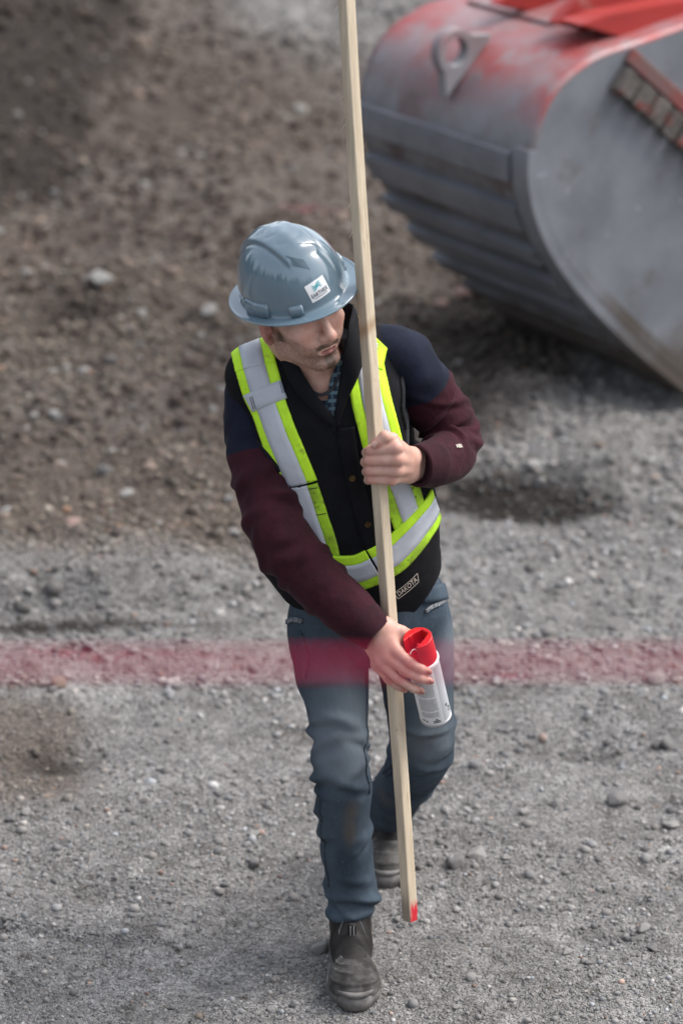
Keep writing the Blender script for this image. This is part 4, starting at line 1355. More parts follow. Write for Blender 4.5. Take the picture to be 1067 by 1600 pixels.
# accessory slots standing on the shell just over the brim
def hat_lug(a0, a1, z0, z1, d):
    n = 9; v = []; f = []
    for (zz, dd) in ((z0, d), (z1, d * 0.85), (z1 + 0.003, -0.002), (z0, -0.003)):
        for t in np.linspace(a0, a1, n):
            e = 0.0025 * (t in (a0, a1))
            q = math.acos(max(0, min(1, (max(zz, 0) / DH)))) ; rr = math.sin(q) ** 0.86 if zz > 0 else 1
            x, y = (RX * rr + dd - e) * math.sin(t), -(RY * rr + dd - e) * math.cos(t)
            v.append(tuple(HB(x, y, zz)))
    for k in range(3):
        for i in range(n - 1): f.append((k * n + i, k * n + i + 1, (k + 1) * n + i + 1, (k + 1) * n + i))
    f.append((0, n, 2 * n, 3 * n)); f.append((n - 1, 4 * n - 1, 3 * n - 1, 2 * n - 1))
    for i in range(n - 1): f.append((3 * n + i, 3 * n + i + 1, i + 1, i))
    me = new_mesh('accessory_slot', v, f)
    bm = bmesh.new(); bm.from_mesh(me); bmesh.ops.recalc_face_normals(bm, faces=bm.faces)
    bmesh.ops.bevel(bm, geom=list(bm.edges), offset=0.0009, segments=2, affect='EDGES'); bm.to_mesh(me); bm.free()
    link('accessory_slot', me, M_hat, hat)
R_ = math.radians
hat_lug(R_(-100), R_(-66), -0.006, 0.020, 0.0085); hat_lug(R_(-44), R_(-29), -0.006, 0.013, 0.0085)
hat_lug(R_(66), R_(96), -0.006, 0.024, 0.0085)
# ribbed vent panels at the front ends of the crown grooves
vq = [ray_hit(hat_bv, *p)[0] for p in ((446, 400), (475, 406), (486, 421), (457, 415))]
vq = [(np.array(q) - np.array(BRIM)) @ HRH for q in vq]
for sx in (1,):
    q4 = [np.array([p[0] * sx, p[1], p[2]]) for p in vq]
    for k in range(9):
        v = []
        for (t, u_) in ((k / 9, 0), ((k + 0.55) / 9, 0), ((k + 0.55) / 9, 1), (k / 9, 1)):
            p = (q4[0] * (1 - t) + q4[1] * t) * (1 - u_) + (q4[3] * (1 - t) + q4[2] * t) * u_
            q, nn, _, _ = hat_bv.find_nearest(Vector(HB(*p))); v.append((q, nn))
        v = [tuple(q + nn * 0.0012) for q, nn in v] + [tuple(q - nn * 0.002) for q, nn in v]
        mk('vent_rib', v, [(0, 1, 2, 3), (7, 6, 5, 4), (0, 4, 5, 1), (1, 5, 6, 2), (2, 6, 7, 3), (3, 7, 4, 0)], M_hat_dark, hat, smooth=False)
# sticker with logo and lettering
hh = ray_hit(hat_bv, 497, 452)
SC, SNn = hh[0], hh[1]
up_img = Vector((0, math.sin(pl), math.cos(pl)))
X0 = (cr * 30.6 + up_img * 16.0).normalized(); X0 = (X0 - SNn * X0.dot(SNn)).normalized(); Y0 = SNn.cross(X0).normalized()
def grid2(w, hgt, nx, ny):
    v = [(w * (i / nx - 0.5), hgt * (j / ny - 0.5)) for j in range(ny + 1) for i in range(nx + 1)]
    f = [(j * (nx + 1) + i, j * (nx + 1) + i + 1, (j + 1) * (nx + 1) + i + 1, (j + 1) * (nx + 1) + i) for j in range(ny) for i in range(nx)]
    return v, f
v2, f2 = grid2(0.046, 0.039, 10, 8)
stick = flat_to_surface('sticker', hat_bv, v2, f2, SC, X0, Y0, M_white, hat, 0.0007)
stick['label'] = 'white rectangular sticker with teal logo reading EARTHEX'
tv, tf = text_2d('EARTHEX', 0.0100, 3, 0.00022, 1.12)
m0 = max(abs(a) for a, b in tv); tv = [(a * 0.0200 / m0, b * 1.15 - 0.0072) for a, b in tv]
def join2(parts):
    V, F = [], []
    for v, f in parts:
        o = len(V); V += v; F += [tuple(i + o for i in q) for q in f]
    return V, F
tiny = []
x = -0.0145
rs_ = random.Random(3)
while x < 0.0145:
    w = rs_.uniform(0.0008, 0.0016); tiny.append(([(x, -0.0150), (x + w, -0.0150), (x + w, -0.0132), (x, -0.0132)], [(0, 1, 2, 3)])); x += w + rs_.uniform(0.0004, 0.0012)
V2, F2 = join2([(tv, tf)] + tiny)
flat_to_surface('sticker_lettering', hat_bv, V2, F2, SC, X0, Y0, M_ink, hat, 0.0012)
# teal bow of stacked wavy bands
bands = []
for k in range(4):
    n = 14; vv = []
    for j in range(n + 1):
        t = j / n * 2 - 1
        yc = 0.0080 + 0.0022 * abs(t) * (1.5 - k) * 1.0 + 0.0020 * math.sin(t * 3.0) + (1.5 - k) * 0.0016
        vv += [(t * 0.0098, yc - 0.00085), (t * 0.0098, yc + 0.00085)]
    ff = [(2 * j, 2 * j + 2, 2 * j + 3, 2 * j + 1) for j in range(n)]
    bands.append((vv, ff))
V2, F2 = join2(bands)
flat_to_surface('sticker_emblem', hat_bv, V2, F2, SC, X0, Y0, M_teal, hat, 0.0012)

# ------------------------------------------------------------------ vest
def smooth_tab(rows):
    r = np.array(sorted(rows)); z = np.linspace(r[0, 0], r[-1, 0], 200)
    out = [np.interp(z, r[:, 0], r[:, k]) for k in range(1, r.shape[1])]
    g = np.exp(-0.5 * (np.arange(-12, 13) / 5.0) ** 2); g /= g.sum()
    out = [np.convolve(np.pad(o, 12, mode='edge'), g, 'valid') for o in out]
    return z, out
ROWS = [(0.815, 0.050, 0.315, 0.150, 0.120), (0.845, 0.040, 0.315, 0.172, 0.134), (0.90, 0.026, 0.312, 0.190, 0.141), (0.95, 0.012, 0.310, 0.198, 0.142), (1.03, 0.022, 0.305, 0.183, 0.140),
        (1.12, 0.006, 0.298, 0.180, 0.138), (1.20, -0.008, 0.290, 0.184, 0.138), (1.27, -0.020, 0.284, 0.182, 0.130), (1.32, -0.026, 0.280, 0.168, 0.116), (1.37, -0.028, 0.278, 0.130, 0.092), (1.42, -0.034, 0.280, 0.085, 0.075), (1.45, -0.036, 0.285, 0.070, 0.066)]
def stack(rows, grow=0.0, sq=2.8):
    z, o = smooth_tab(rows)
    def fn(x, y, zz):
        cx, cy, rx, ry = (np.interp(zz, z, q) for q in o)
        rx = rx + grow; ry = ry + grow
        r = (np.abs((x - cx) / rx) ** sq + np.abs((y - cy) / ry) ** sq) ** (1 / sq)
        d = (r - 1) * np.minimum(rx, ry)
        return np.maximum(d, np.maximum(z[0] - zz, zz - z[-1]) + 0 * x)
    return fn
def hem(x, y, z):
    """height of the lower edge: dips to a point at his left front, rises at the back and at his right side"""
    px_ = np.interp(x, [-0.20, -0.15, -0.10, -0.02, 0.05, 0.085, 0.115, 0.145, 0.19, 0.23], [0.905, 0.885, 0.845, 0.842, 0.850, 0.822, 0.812, 0.832, 0.885, 0.93])
    return px_ + 0.05 * sstep(0.30, 0.44, y)
hv = 0.0042
Fv = Field(lin(-0.26, 0.28, hv), lin(0.10, 0.50, hv), lin(0.78, 1.50, hv))
Fv.put(stack(ROWS), (-0.24, 0.11, 0.80), (0.26, 0.48, 1.46), 0.01)
# shoulders: cut straight at the armhole
Fv.cone(A(470, 560, 0.28), A(398, 588, 0.26), 0.060, 0.062, 0.04)
Fv.cone(A(545, 545, 0.29), A(600, 548, 0.295), 0.058, 0.050, 0.04)
x, y, z = Fv.ax[0][:, None, None], Fv.ax[1][None, :, None], Fv.ax[2][None, None, :]
# armholes
def plane_cut(p, n):
    n = np.asarray(n, float); n /= np.linalg.norm(n)
    d = (x - p[0]) * n[0] + (y - p[1]) * n[1] + (z - p[2]) * n[2]
    return d
pr_ = A(346, 590, 0.25); dR = plane_cut(pr_, (-1.0, 0.05, 0.14))
zz_ = z + 0 * x + 0 * y
Fv.D = np.where(zz_ > 1.10, np.maximum(Fv.D, dR.astype(np.float32)), Fv.D)
pl_ = A(628, 590, 0.25); dL = plane_cut(pl_, (1.0, -0.10, 0.10))
Fv.D = np.where(zz_ > 1.16, np.maximum(Fv.D, dL.astype(np.float32)), Fv.D)
# hem
Fv.D = np.maximum(Fv.D, (hem(x, y, z) - z).astype(np.float32) + 0 * Fv.D)
# V neck and the hole for the neck
def wedge(pts, yb):
    q = [A(px, py, yy) for px, py, yy in pts]
    d = -1e3
    n = len(q)
    for i in range(n):
        a, b = q[i], q[(i + 1) % n]
        ex, ez = b[0] - a[0], b[2] - a[2]; L = math.hypot(ex, ez)
        d = np.maximum(d, ((x - a[0]) * ez - (z - a[2]) * ex) / L)
    return np.maximum(d, y - yb)
dv = wedge([(428, 510, .18), (470, 600, .17), (526, 668, .145), (545, 600, .16), (566, 545, .18), (560, 470, .2)], 0.36)
if True:
    cxy = A(497, 560, 0.28)
    inside = (x - cxy[0]) * 0
dv2 = -dv if dv.min() > 0 else dv
Fv.D = np.maximum(Fv.D, -(dv2).astype(np.float32))
Fv.cone(A(500, 600, 0.29), A(488, 480, 0.28), 0.066, 0.080, 0.01, 'sub')
# cloth folds
nz = fbm(x * 9, y * 9, z * 5 + x * 2, 3, 5) ; nz2 = 1 - np.abs(fbm(x * 7 + 3, y * 7, z * 11 - x * 9, 3, 15))
Fv.D = Fv.D + (0.0042 * nz - 0.0060 * (nz2 - 0.7) * sstep(1.2, 0.95, z)).astype(np.float32)
vv, vf = Fv.mesh(); del Fv
vest = mk('vest', vv, vf, M_vest, person)
vest['label'] = 'black sleeveless work vest with lime and silver reflective bands'
md = vest.modifiers.new('s', 'SMOOTH'); md.iterations = 2; md.factor = 0.5
apply_mods(vest)
vest_bv = bvh_of(vest)

# shirt under the vest
Ft = Field(lin(-0.16, 0.14, 0.005), lin(0.13, 0.40, 0.005), lin(1.10, 1.44, 0.005))
Ft.put(stack(ROWS, -0.026), (-0.16, 0.13, 1.10), (0.14, 0.42, 1.40), 0.01)
x, y, z = Ft.ax[0][:, None, None], Ft.ax[1][None, :, None], Ft.ax[2][None, None, :]
Ft.cone(A(500, 600, 0.26), A(478, 500, 0.20), 0.060, 0.062, 0.02, 'sub')
tv_, tf_ = Ft.mesh(); del Ft
tee = mk('t_shirt', tv_, tf_, M_tee, person)
tee_bv = bvh_of(tee)
ringp = [A(px, py, yy) for px, py, yy in ((468, 582, .20), (482, 606, .175), (502, 617, .165), (520, 606, .17), (530, 585, .19))]
v, f, _, _ = loft([(*p, 0.0050, 0.0014) for p in ringp], 40, 10)
mk('neckband', v, f, M_tee, tee)

def strip3(name, pts, width, m, parent, thick=0.003, n=50, upv=None, flare=0.0, curl=0.0, noise=0.0015, seed=0, rows_n=7):
    """a free standing strip of cloth: pts along its lower edge, upv its standing direction at each point"""
    C = catmull(np.array(pts), n); U = catmull(np.array(upv), n)
    Wd_ = np.interp(np.linspace(0, 1, n), np.linspace(0, 1, len(width)), width) if hasattr(width, '__len__') else np.full(n, width)
    T = np.gradient(C, axis=0); T /= np.linalg.norm(T, axis=1)[:, None]
    v = []; f = []
    for side in (0, 1):
        for i in range(n):
            u_ = U[i] / np.linalg.norm(U[i]); nn = np.cross(T[i], u_); nn /= np.linalg.norm(nn)
            for k in range(rows_n):
                t = k / (rows_n - 1)
                p = C[i] + u_ * (Wd_[i] * t) + nn * (curl * math.sin(t * math.pi) + flare * t * t)
                p = p + nn * noise * float(vnoise(p[0] * 40, p[1] * 40, p[2] * 40, seed))
                e = 0.5 if 0 < k < rows_n - 1 else 0.25
                v.append(tuple(p + nn * (thick * e if side == 0 else -thick * e)))
    m_ = n * rows_n
    for i in range(n - 1):
        for k in range(rows_n - 1):
            a = i * rows_n + k
            f.append((a, a + 1, a + rows_n + 1, a + rows_n)); f.append((m_ + a, m_ + a + rows_n, m_ + a + rows_n + 1, m_ + a + 1))
        a = i * rows_n; f.append((a, a + rows_n, m_ + a + rows_n, m_ + a)); a += rows_n - 1; f.append((a, m_ + a, m_ + a + rows_n, a + rows_n))
    e = (n - 1) * rows_n
    f.append(tuple(range(rows_n)) + tuple(m_ + k for k in range(rows_n - 1, -1, -1))); f.append(tuple(e + k for k in range(rows_n - 1, -1, -1)) + tuple(m_ + e + k for k in range(rows_n)))
    me = new_mesh(name, v, f)
    bm = bmesh.new(); bm.from_mesh(me); bmesh.ops.recalc_face_normals(bm, faces=bm.faces); bm.to_mesh(me); bm.free()
    return link(name, me, m, parent)

# standing collar, folded open into the lapels
cp = [(527, 668, .143), (541, 628, .142), (556, 595, .150), (566, 565, .185), (560, 535, .27), (520, 520, .345), (470, 525, .345), (437, 545, .285), (441, 570, .205), (462, 612, .160), (492, 645, .148), (525, 669, .143)]
cup = [(-0.3, -0.25, 0.5), (-0.45, -0.2, 0.8), (-0.35, -0.1, 1), (-0.25, 0.0, 1), (-0.1, 0.15, 1), (0, 0.2, 1), (0, 0.2, 1), (0.0, 0.0, 1), (0.35, -0.15, 0.9), (0.5, -0.25, 0.8), (0.5, -0.3, 0.6), (0.35, -0.25, 0.5)]
cw = [0.012, 0.030, 0.062, 0.085, 0.080, 0.060, 0.045, 0.034, 0.034, 0.036, 0.026, 0.012]
strip3('collar', [A(*p) for p in cp], cw, M_vest, vest, 0.005, 90, cup, flare=-0.006, curl=0.003, seed=3)
# plaid shirt edge inside the V
def plaid():
    m = mat('plaid_cloth', (0.018, 0.045, 0.085), (0.03, 0.07, 0.12), nsc=120, rough=0.9)
    n = m.node_tree.nodes; l = m.node_tree.links; b = n['Principled BSDF']
    tc = n.new('ShaderNodeTexCoord')
    def wav(d, sc):
        w = n.new('ShaderNodeTexWave'); w.bands_direction = d; w.inputs['Scale'].default_value = sc; w.inputs['Distortion'].default_value = 0.6
        l.new(tc.outputs['Object'], w.inputs['Vector'])
        r = n.new('ShaderNodeMapRange'); r.inputs['From Min'].default_value = 0.55; r.inputs['From Max'].default_value = 0.8; l.new(w.outputs['Fac'], r.inputs['Value']); return r.outputs[0]
    ad = n.new('ShaderNodeMath'); ad.operation = 'MULTIPLY_ADD'; l.new(wav('X', 26), ad.inputs[0]); ad.inputs[1].default_value = 0.5; l.new(wav('Z', 20), ad.inputs[2])
    mx = n.new('ShaderNodeMix'); mx.data_type = 'RGBA'; l.new(ad.outputs[0], mx.inputs['Factor'])
    mx.inputs[6].default_value = (0.010, 0.022, 0.048, 1); mx.inputs[7].default_value = (0.11, 0.19, 0.24, 1)
    l.new(mx.outputs[2], b.inputs['Base Color']); return m
M_plaid = plaid()
strip3('plaid_shirt', [A(p_[0], p_[1], p_[2]) for p_ in ((524, 662, .160), (529, 632, .165), (534, 605, .175), (541, 580, .20), (546, 560, .24))], [0.016, 0.024, 0.026, 0.024, 0.02], M_plaid, person, 0.003, 40,
       [(-0.8, -0.1, 0.4), (-0.8, -0.1, 0.35), (-0.8, 0.0, 0.3), (-0.8, 0.1, 0.3), (-0.7, 0.1, 0.4)], seed=9)
strip3('plaid_shirt', [A(p_[0], p_[1], p_[2]) for p_ in ((522, 660, .165), (508, 640, .172), (492, 615, .182), (478, 590, .20))], [0.012, 0.016, 0.018, 0.016], M_plaid, person, 0.003, 30,
       [(0.5, 0.0, 0.5), (0.6, 0.0, 0.5), (0.6, 0.0, 0.5), (0.6, 0.1, 0.5)], seed=10)

# reflective bands ------------------------------------------------------------------
def band(path, lo, hi, m, name, off=0.002, **kw):
    return lay_ribbon(name, vest_bv, path, lo, hi, m, vest, off, **kw)
# over his right shoulder (image left); seen in three lengths where it is sewn into the seams
rp1 = [(432, 533), (412, 549), (400, 563), (399, 576)]
rp2 = [(395, 561), (399, 577), (404, 595), (413, 625), (424, 655), (437, 690), (452, 725), (465, 757)]
rp3 = [(465, 760), (473, 785), (482, 815), (492, 845), (499, 880)]
rtop = [A(455, 540, 0.36)] + [A(432, 530, 0.30)]
for i, p_ in enumerate((rp2, rp3)):
    o_ = 0.002 + 0.0015 * i
    m_ = M_lime if i == 0 else M_lime_dirty
    band(p_, -0.045, -0.0215, m_, 'lime_band', o_); band(p_, -0.0225, 0.0225, M_refl, 'silver_band', o_ + 0.0012); band(p_, 0.0215, 0.045, m_, 'lime_band', o_)
wtop = [Vector(A(405, 560, 0.40)), Vector(A(398, 548, 0.345)), Vector(A(394, 546, 0.290)), ray_hit(vest_bv, 395, 560)[0] + Vector((0, 0, 0.002)), ray_hit(vest_bv, 398, 574)[0]]
for lo, hi, m_, nm, o_ in ((-0.045, -0.0215, M_lime, 'lime_band', 0.0035), (-0.0225, 0.0225, M_refl, 'silver_band', 0.0048), (0.0215, 0.045, M_lime, 'lime_band', 0.0035)):
    lay_ribbon(nm, vest_bv, wtop, lo, hi, m_, vest, o_, world=True, n=40)
# cross strap with bar tacks
band([(390, 629), (402, 624), (420, 617), (444, 608)], -0.0195, 0.0195, M_refl, 'cross_strap', 0.0040, n=30)
for (a, b) in (((393, 619), (399, 637)), ((396, 618), (402, 636)), ((438, 597), (443, 615)), ((441, 596), (446, 614))):
    band([a, ((a[0] + b[0]) / 2, (a[1] + b[1]) / 2), b], -0.0007, 0.0007, M_ink, 'bar_tack', 0.0062, n=8, nu=2, thick=0.001)
# over his left shoulder (image right), behind the stake
lp2 = [(568, 560), (574, 590), (582, 630), (592, 668), (600, 700)]
lp3 = [(618, 742), (628, 770), (638, 800), (648, 832)]
for i, p_ in enumerate((lp2, lp3)):
    o_ = 0.002 + 0.0015 * i
    m_ = M_lime if i == 0 else M_lime_dirty
    band(p_, -0.043, -0.0195, m_, 'lime_band', o_); band(p_, -0.0205, 0.0205, M_refl, 'silver_band', o_ + 0.0012); band(p_, 0.0195, 0.043, m_, 'lime_band', o_)
wl_ = [Vector(A(540, 535, 0.345)), Vector(A(560, 522, 0.305)), Vector(A(570, 540, 0.24)), Vector(A(569, 568, 0.20))]
for lo, hi, m_, nm, o_ in ((-0.043, -0.0195, M_lime, 'lime_band', 0.0035), (-0.0205, 0.0205, M_refl, 'silver_band', 0.0048), (0.0195, 0.043, M_lime, 'lime_band', 0.0035)):
    lay_ribbon(nm, vest_bv, wl_, lo, hi, m_, vest, o_, world=True, n=40)
# round the waist, parted at the front opening
wa = [(470, 868), (490, 884), (515, 894), (545, 895), (566, 891), (584, 883)]
wb = [(588, 882), (612, 868), (635, 846), (658, 818), (677, 787), (690, 760)]
def waist(path, world=False, extra=()):
    for lo, hi, m_, nm, o_ in ((-0.041, -0.0195, M_lime_dirty, 'lime_band', 0.0050), (-0.0205, 0.0205, M_refl, 'silver_band', 0.0062), (0.0195, 0.041, M_lime, 'lime_band', 0.0050)):
        lay_ribbon(nm, vest_bv, path, lo, hi, m_, vest, o_, world=world, n=60)
waist(wa)
waist(wb)
# the rest of the waist band, round the sides and the back
h1 = ray_hit(vest_bv, 470, 868)[0]; h2 = ray_hit(vest_bv, 688, 763)[0]
if h1 and h2:
    waist([h2, Vector((0.207, 0.29, h2.z + 0.035)), Vector((0.17, 0.39, h2.z + 0.02)), Vector((0.03, 0.45, 0.99)), Vector((-0.11, 0.41, 0.95)), Vector((-0.158, 0.31, 0.925)), h1], True)
# seams, placket, pocket
band([(527, 672), (535, 720), (549, 775), (566, 835), (584, 890)], -0.001, 0.001, M_vest_trim, 'placket_seam', 0.0015, nu=3)
band([(540, 668), (548, 720), (560, 775), (576, 835), (592, 880)], -0.018, 0.018, M_vest, 'placket', 0.0030)
for (a, b, c) in (((466, 758), (480, 762), (496, 760)), ((492, 803), (500, 802), (510, 800))):
    band([a, b, c], -0.0009, 0.0009, M_elastic, 'pocket_edge', 0.0042, nu=3)
band([(475, 560), (500, 640), (522, 690)], -0.0006, 0.0006, M_vest_trim, 'stitching', 0.001, nu=2, thick=0.001)
band([(350, 588), (362, 625), (385, 660), (412, 700), (440, 735)], -0.006, 0.006, M_vest_trim, 'armhole_binding', 0.003, n=40)
band([(629, 560), (627, 600), (628, 640), (632, 670)], -0.006, 0.006, M_vest_trim, 'armhole_binding', 0.003, n=40)
for (px, py) in ((550, 745), (574, 817)):
    hq = ray_hit(vest_bv, px, py)
    bm = bmesh.new()
    bmesh.ops.create_cone(bm, cap_ends=True, segments=24, radius1=0.0072, radius2=0.0066, depth=0.003)
    bmesh.ops.create_cone(bm, cap_ends=True, segments=20, radius1=0.0042, radius2=0.0036, depth=0.0014, matrix=Matrix.Translation((0, 0, 0.002)))
    bmesh.ops.transform(bm, matrix=Matrix.Translation(hq[0] + hq[1] * 0.008) @ hq[1].to_track_quat('Z', 'Y').to_matrix().to_4x4(), verts=bm.verts)
    bm_obj('button', bm, M_brass, vest, smooth=False)
# embroidered logo on the lower front
hq = ray_hit(vest_bv, 637, 917)
nn = hq[1]
lx = (cr * 34 + up_img * 28).normalized(); lx = (lx - nn * lx.dot(nn)).normalized(); ly = nn.cross(lx).normalized()
tv, tf = text_2d('DAKOTA', 0.0128, 3, 0.00016, 1.02)
m0 = max(abs(a) for a, b in tv); tv = [(a * 0.0262 / m0 + b * 0.25 - 0.001, b * 1.15 + 0.0003) for a, b in tv]
fr = []
def quad2(a, b, w):
    dx, dy = b[0] - a[0], b[1] - a[1]; L = math.hypot(dx, dy); nx, ny = -dy / L * w, dx / L * w
    return ([(a[0] - nx, a[1] - ny), (b[0] - nx, b[1] - ny), (b[0] + nx, b[1] + ny), (a[0] + nx, a[1] + ny)], [(0, 1, 2, 3)])
c4 = [(-0.0315, -0.0085), (0.0245, -0.0085), (0.0340, 0.0085), (-0.0315, 0.0085)]
for i in range(4):
    a, b = c4[i], c4[(i + 1) % 4]
    for q in range(6):
        t0, t1 = q / 6, (q + 1) / 6
        fr.append(quad2((a[0] + (b[0] - a[0]) * t0, a[1] + (b[1] - a[1]) * t0), (a[0] + (b[0] - a[0]) * t1, a[1] + (b[1] - a[1]) * t1), 0.0007))
V2, F2 = join2([(tv, tf)] + fr)
flat_to_surface('embroidered_logo', vest_bv, V2, F2, hq[0], lx, ly, M_patchthread, vest, 0.0012)

# ------------------------------------------------------------------ sleeves
rg = random.Random(21)
def sleeve(st, folds, cut, seed, n_al=150):
    v, f, s, TH = loft(st, n_al, 72, folds, cap=False, noise=0.0022, nscale=26, seed=seed)
    k = int(np.argmin(np.abs(s - cut)))
    return v, f, s, TH
def split_loft(name, v, f, n_ar, i0, i1, m, parent):
    vv = v[i0 * n_ar:(i1 + 1) * n_ar]
    ff = []
    for i in range(i1 - i0):
        for j in range(n_ar):
            j2 = (j + 1) % n_ar
            ff.append((i * n_ar + j, (i + 1) * n_ar + j, (i + 1) * n_ar + j2, i * n_ar + j2))
    me = new_mesh(name, vv, ff)
    bm = bmesh.new(); bm.from_mesh(me); bmesh.ops.recalc_face_normals(bm, faces=bm.faces); bm.to_mesh(me); bm.free()
    o = link(name, me, m, parent)
    return o
rst = [(*A(432, 566, .305), .048, .046), (*A(399, 592, .282), .054, .054), (*A(395, 640, .272), .059, .057), (*A(402, 700, .245), .063, .062), (*A(416, 765, .200), .063, .064), (*A(436, 832, .150), .062, .063),
       (*A(478, 890, .125), .060, .061), (*A(520, 932, .100), .056, .058), (*A(552, 960, .080), .053, .053), (*A(573, 978, .066), .043, .045)]
rf = rand_folds(16, 0.24, 0.44, -2.2, 2.2, 0.0075, (0.009, 0.017), (0.35, 0.8), 0.05, rg) + rand_folds(9, 0.08, 0.24, -2.2, 2.2, 0.0035, (0.012, 0.022), (0.4, 0.9), 0.07, rg) + rand_folds(10, 0.46, 0.58, -2.4, 2.4, 0.004, (0.008, 0.015), (0.4, 0.9), 0.04, rg)
rf = [(a, b, c_, d, e * 1.6, g_) for a, b, c_, d, e, g_ in rf]
v, f, s, TH = sleeve(rst, rf, 0, 31)
NA = 72
# the navy yoke ends where the photograph shows a level seam
vz = np.array(v).reshape(-1, NA, 3)
seam_z = A(395, 716, 0.20)[2]
k = int(np.argmin(np.abs(vz[:, :, 2].mean(1) - seam_z)))
sleeve_r = split_loft('jacket_sleeve', v, f, NA, k, len(s) - 1, M_maroon, person)
sleeve_r['label'] = 'maroon sleeve reaching down to the spray can'
split_loft('shoulder_panel', v, f, NA, 0, k, M_navy, sleeve_r)
def cuff(st, m, parent, seed):
    v, f, s, TH = loft(st, 40, 72, (), cap=False, noise=0.0008, nscale=60, seed=seed)
    vz = np.array(v).reshape(-1, 72, 3)
    # rolled lip turned back inside
    c_end = vz[-1].mean(0); c_pre = vz[-12].mean(0)
    lip = [c_end + (vz[-1] - c_end) * 0.90 + (c_end - c_pre) * 0.12, c_end + (vz[-1] - c_end) * 0.84, c_pre + (vz[-12] - c_pre) * 0.80, c_pre + (vz[-12] - c_pre) * 0.2]
    vv = np.concatenate([vz] + [q[None] for q in lip], 0)
    n = len(vv)
    ff = [(i * 72 + j, (i + 1) * 72 + j, (i + 1) * 72 + (j + 1) % 72, i * 72 + (j + 1) % 72) for i in range(n - 1) for j in range(72)]
    me = new_mesh('cuff', vv.reshape(-1, 3), ff)
    bm = bmesh.new(); bm.from_mesh(me); bmesh.ops.recalc_face_normals(bm, faces=bm.faces); bm.to_mesh(me); bm.free()
    return link('cuff', me, m, parent)
cuff([(*A(560, 967, .076), .047, .049), (*A(566, 972, .071), .0485, .050), (*A(576, 980, .064), .0445, .0455), (*A(590, 992, .054), .0395, .0405)], M_cuff, sleeve_r, 5)
lst = [(*A(585, 545, .300), .050, .052), (*A(618, 552, .295), .056, .060), (*A(648, 585, .305), .061, .063), (*A(674, 625, .325), .062, .064), (*A(698, 662, .325), .060, .062), (*A(707, 690, .305), .056, .058), (*A(703, 708, .265), .055, .055),
       (*A(690, 719, .220), .052, .051), (*A(673, 725, .178), .049, .048)]
lf = rand_folds(18, 0.20, 0.38, -2.6, 2.6, 0.0050, (0.008, 0.014), (0.35, 0.8), 0.05, rg) + rand_folds(10, 0.04, 0.2, -2.2, 2.2, 0.004, (0.012, 0.020), (0.4, 0.9), 0.08, rg)
lf = [(a, b, c_, d, e * 1.7, g_) for a, b, c_, d, e, g_ in lf]
v, f, s, TH = sleeve(lst, lf, 0, 37)
vz = np.array(v).reshape(-1, NA, 3)
mid = vz.mean(1)
k = int(np.argmin(np.linalg.norm(mid - A(660, 602, 0.313), axis=1)))
sleeve_l = split_loft('jacket_sleeve', v, f, NA, k, len(s) - 1, M_maroon, person)
sleeve_l['label'] = 'maroon sleeve bent to hold the stake'
split_loft('shoulder_panel', v, f, NA, 0, k, M_navy, sleeve_l)
cuff([(*A(676, 724, .185), .0480, .0470), (*A(672, 725, .176), .0495, .0485), (*A(664, 726, .162), .0465, .0455), (*A(651, 728, .143), .0435, .0425)], M_cuff, sleeve_l, 6)
sb = bvh_of(sleeve_l)
hq = ray_hit(sb, 716, 698)
if hq[0] is not None:
    nn = hq[1] if hq[1].dot(CAM - hq[0]) > 0 else -hq[1]; lx = (cr * 15 + up_img * 8).normalized(); lx = (lx - nn * lx.dot(nn)).normalized(); ly = nn.cross(lx).normalized()
    tv, tf = text_2d('AERI', 0.0105, 2, 0.0005, 0.95)
    m0 = max(abs(a) for a, b in tv); tv = [(a * 0.0110 / m0, b * 1.0) for a, b in tv]
    flat_to_surface('sleeve_logo', sb, tv, tf, hq[0], lx, ly, M_patchthread, sleeve_l, 0.0030)

# ------------------------------------------------------------------ jeans
rleg = [(*A(522, 930, .300), .088, .105), (*A(514, 985, .290), .090, .100), (*A(517, 1030, .272), .081, .093), (*A(522, 1065, .258), .075, .086), (*A(527, 1105, .235), .067, .078), (*A(531, 1150, .210), .0595, .070), (*A(532, 1190, .195), .0600, .066), (*A(537, 1230, .195), .0610, .066),
        (*A(537, 1280, .205), .0560, .066), (*A(542, 1330, .215), .0565, .064), (*A(549, 1375, .222), .0530, .060), (*A(551, 1398, .224), .0535, .061), (*A(547, 1428, .222), .0460, .060)]
rg = random.Random(5)
L0 = 0.26
fr_ = (rand_folds(9, 0.27, 0.36, -1.9, 1.9, 0.0050, (0.007, 0.013), (0.4, 0.9), 0.035, rg) + rand_folds(7, 0.36, 0.44, -1.9, 1.9, 0.0045, (0.007, 0.013), (0.4, 0.8), 0.03, rg)
       + rand_folds(10, 0.46, 0.64, -2.2, 2.2, 0.0035, (0.008, 0.016), (0.4, 0.9), 0.05, rg) + rand_folds(12, 0.66, 0.765, -2.8, 2.8, 0.0045, (0.008, 0.014), (0.5, 1.2), 0.03, rg) + rand_folds(5, 0.06, 0.2, -1.5, 1.5, 0.0035, (0.012, 0.02), (0.3, 0.6), 0.10, rg))
fr_ += [(0.735, 0.3, 0.011, 1.4, 0.0062, 0.012), (0.700, -0.9, 0.010, 0.9, 0.007, -0.02), (0.755, 0.9, 0.009, 1.2, 0.006, 0.01), (0.385, 1.2, 0.011, 0.8, 0.007, 0.02)]
fr_ = [(a, b, c_, d, e * 1.5, g_) for a, b, c_, d, e, g_ in fr_]
v1, f1, s1, _ = loft(rleg, 230, 96, fr_, noise=0.0018, nscale=30, seed=41)
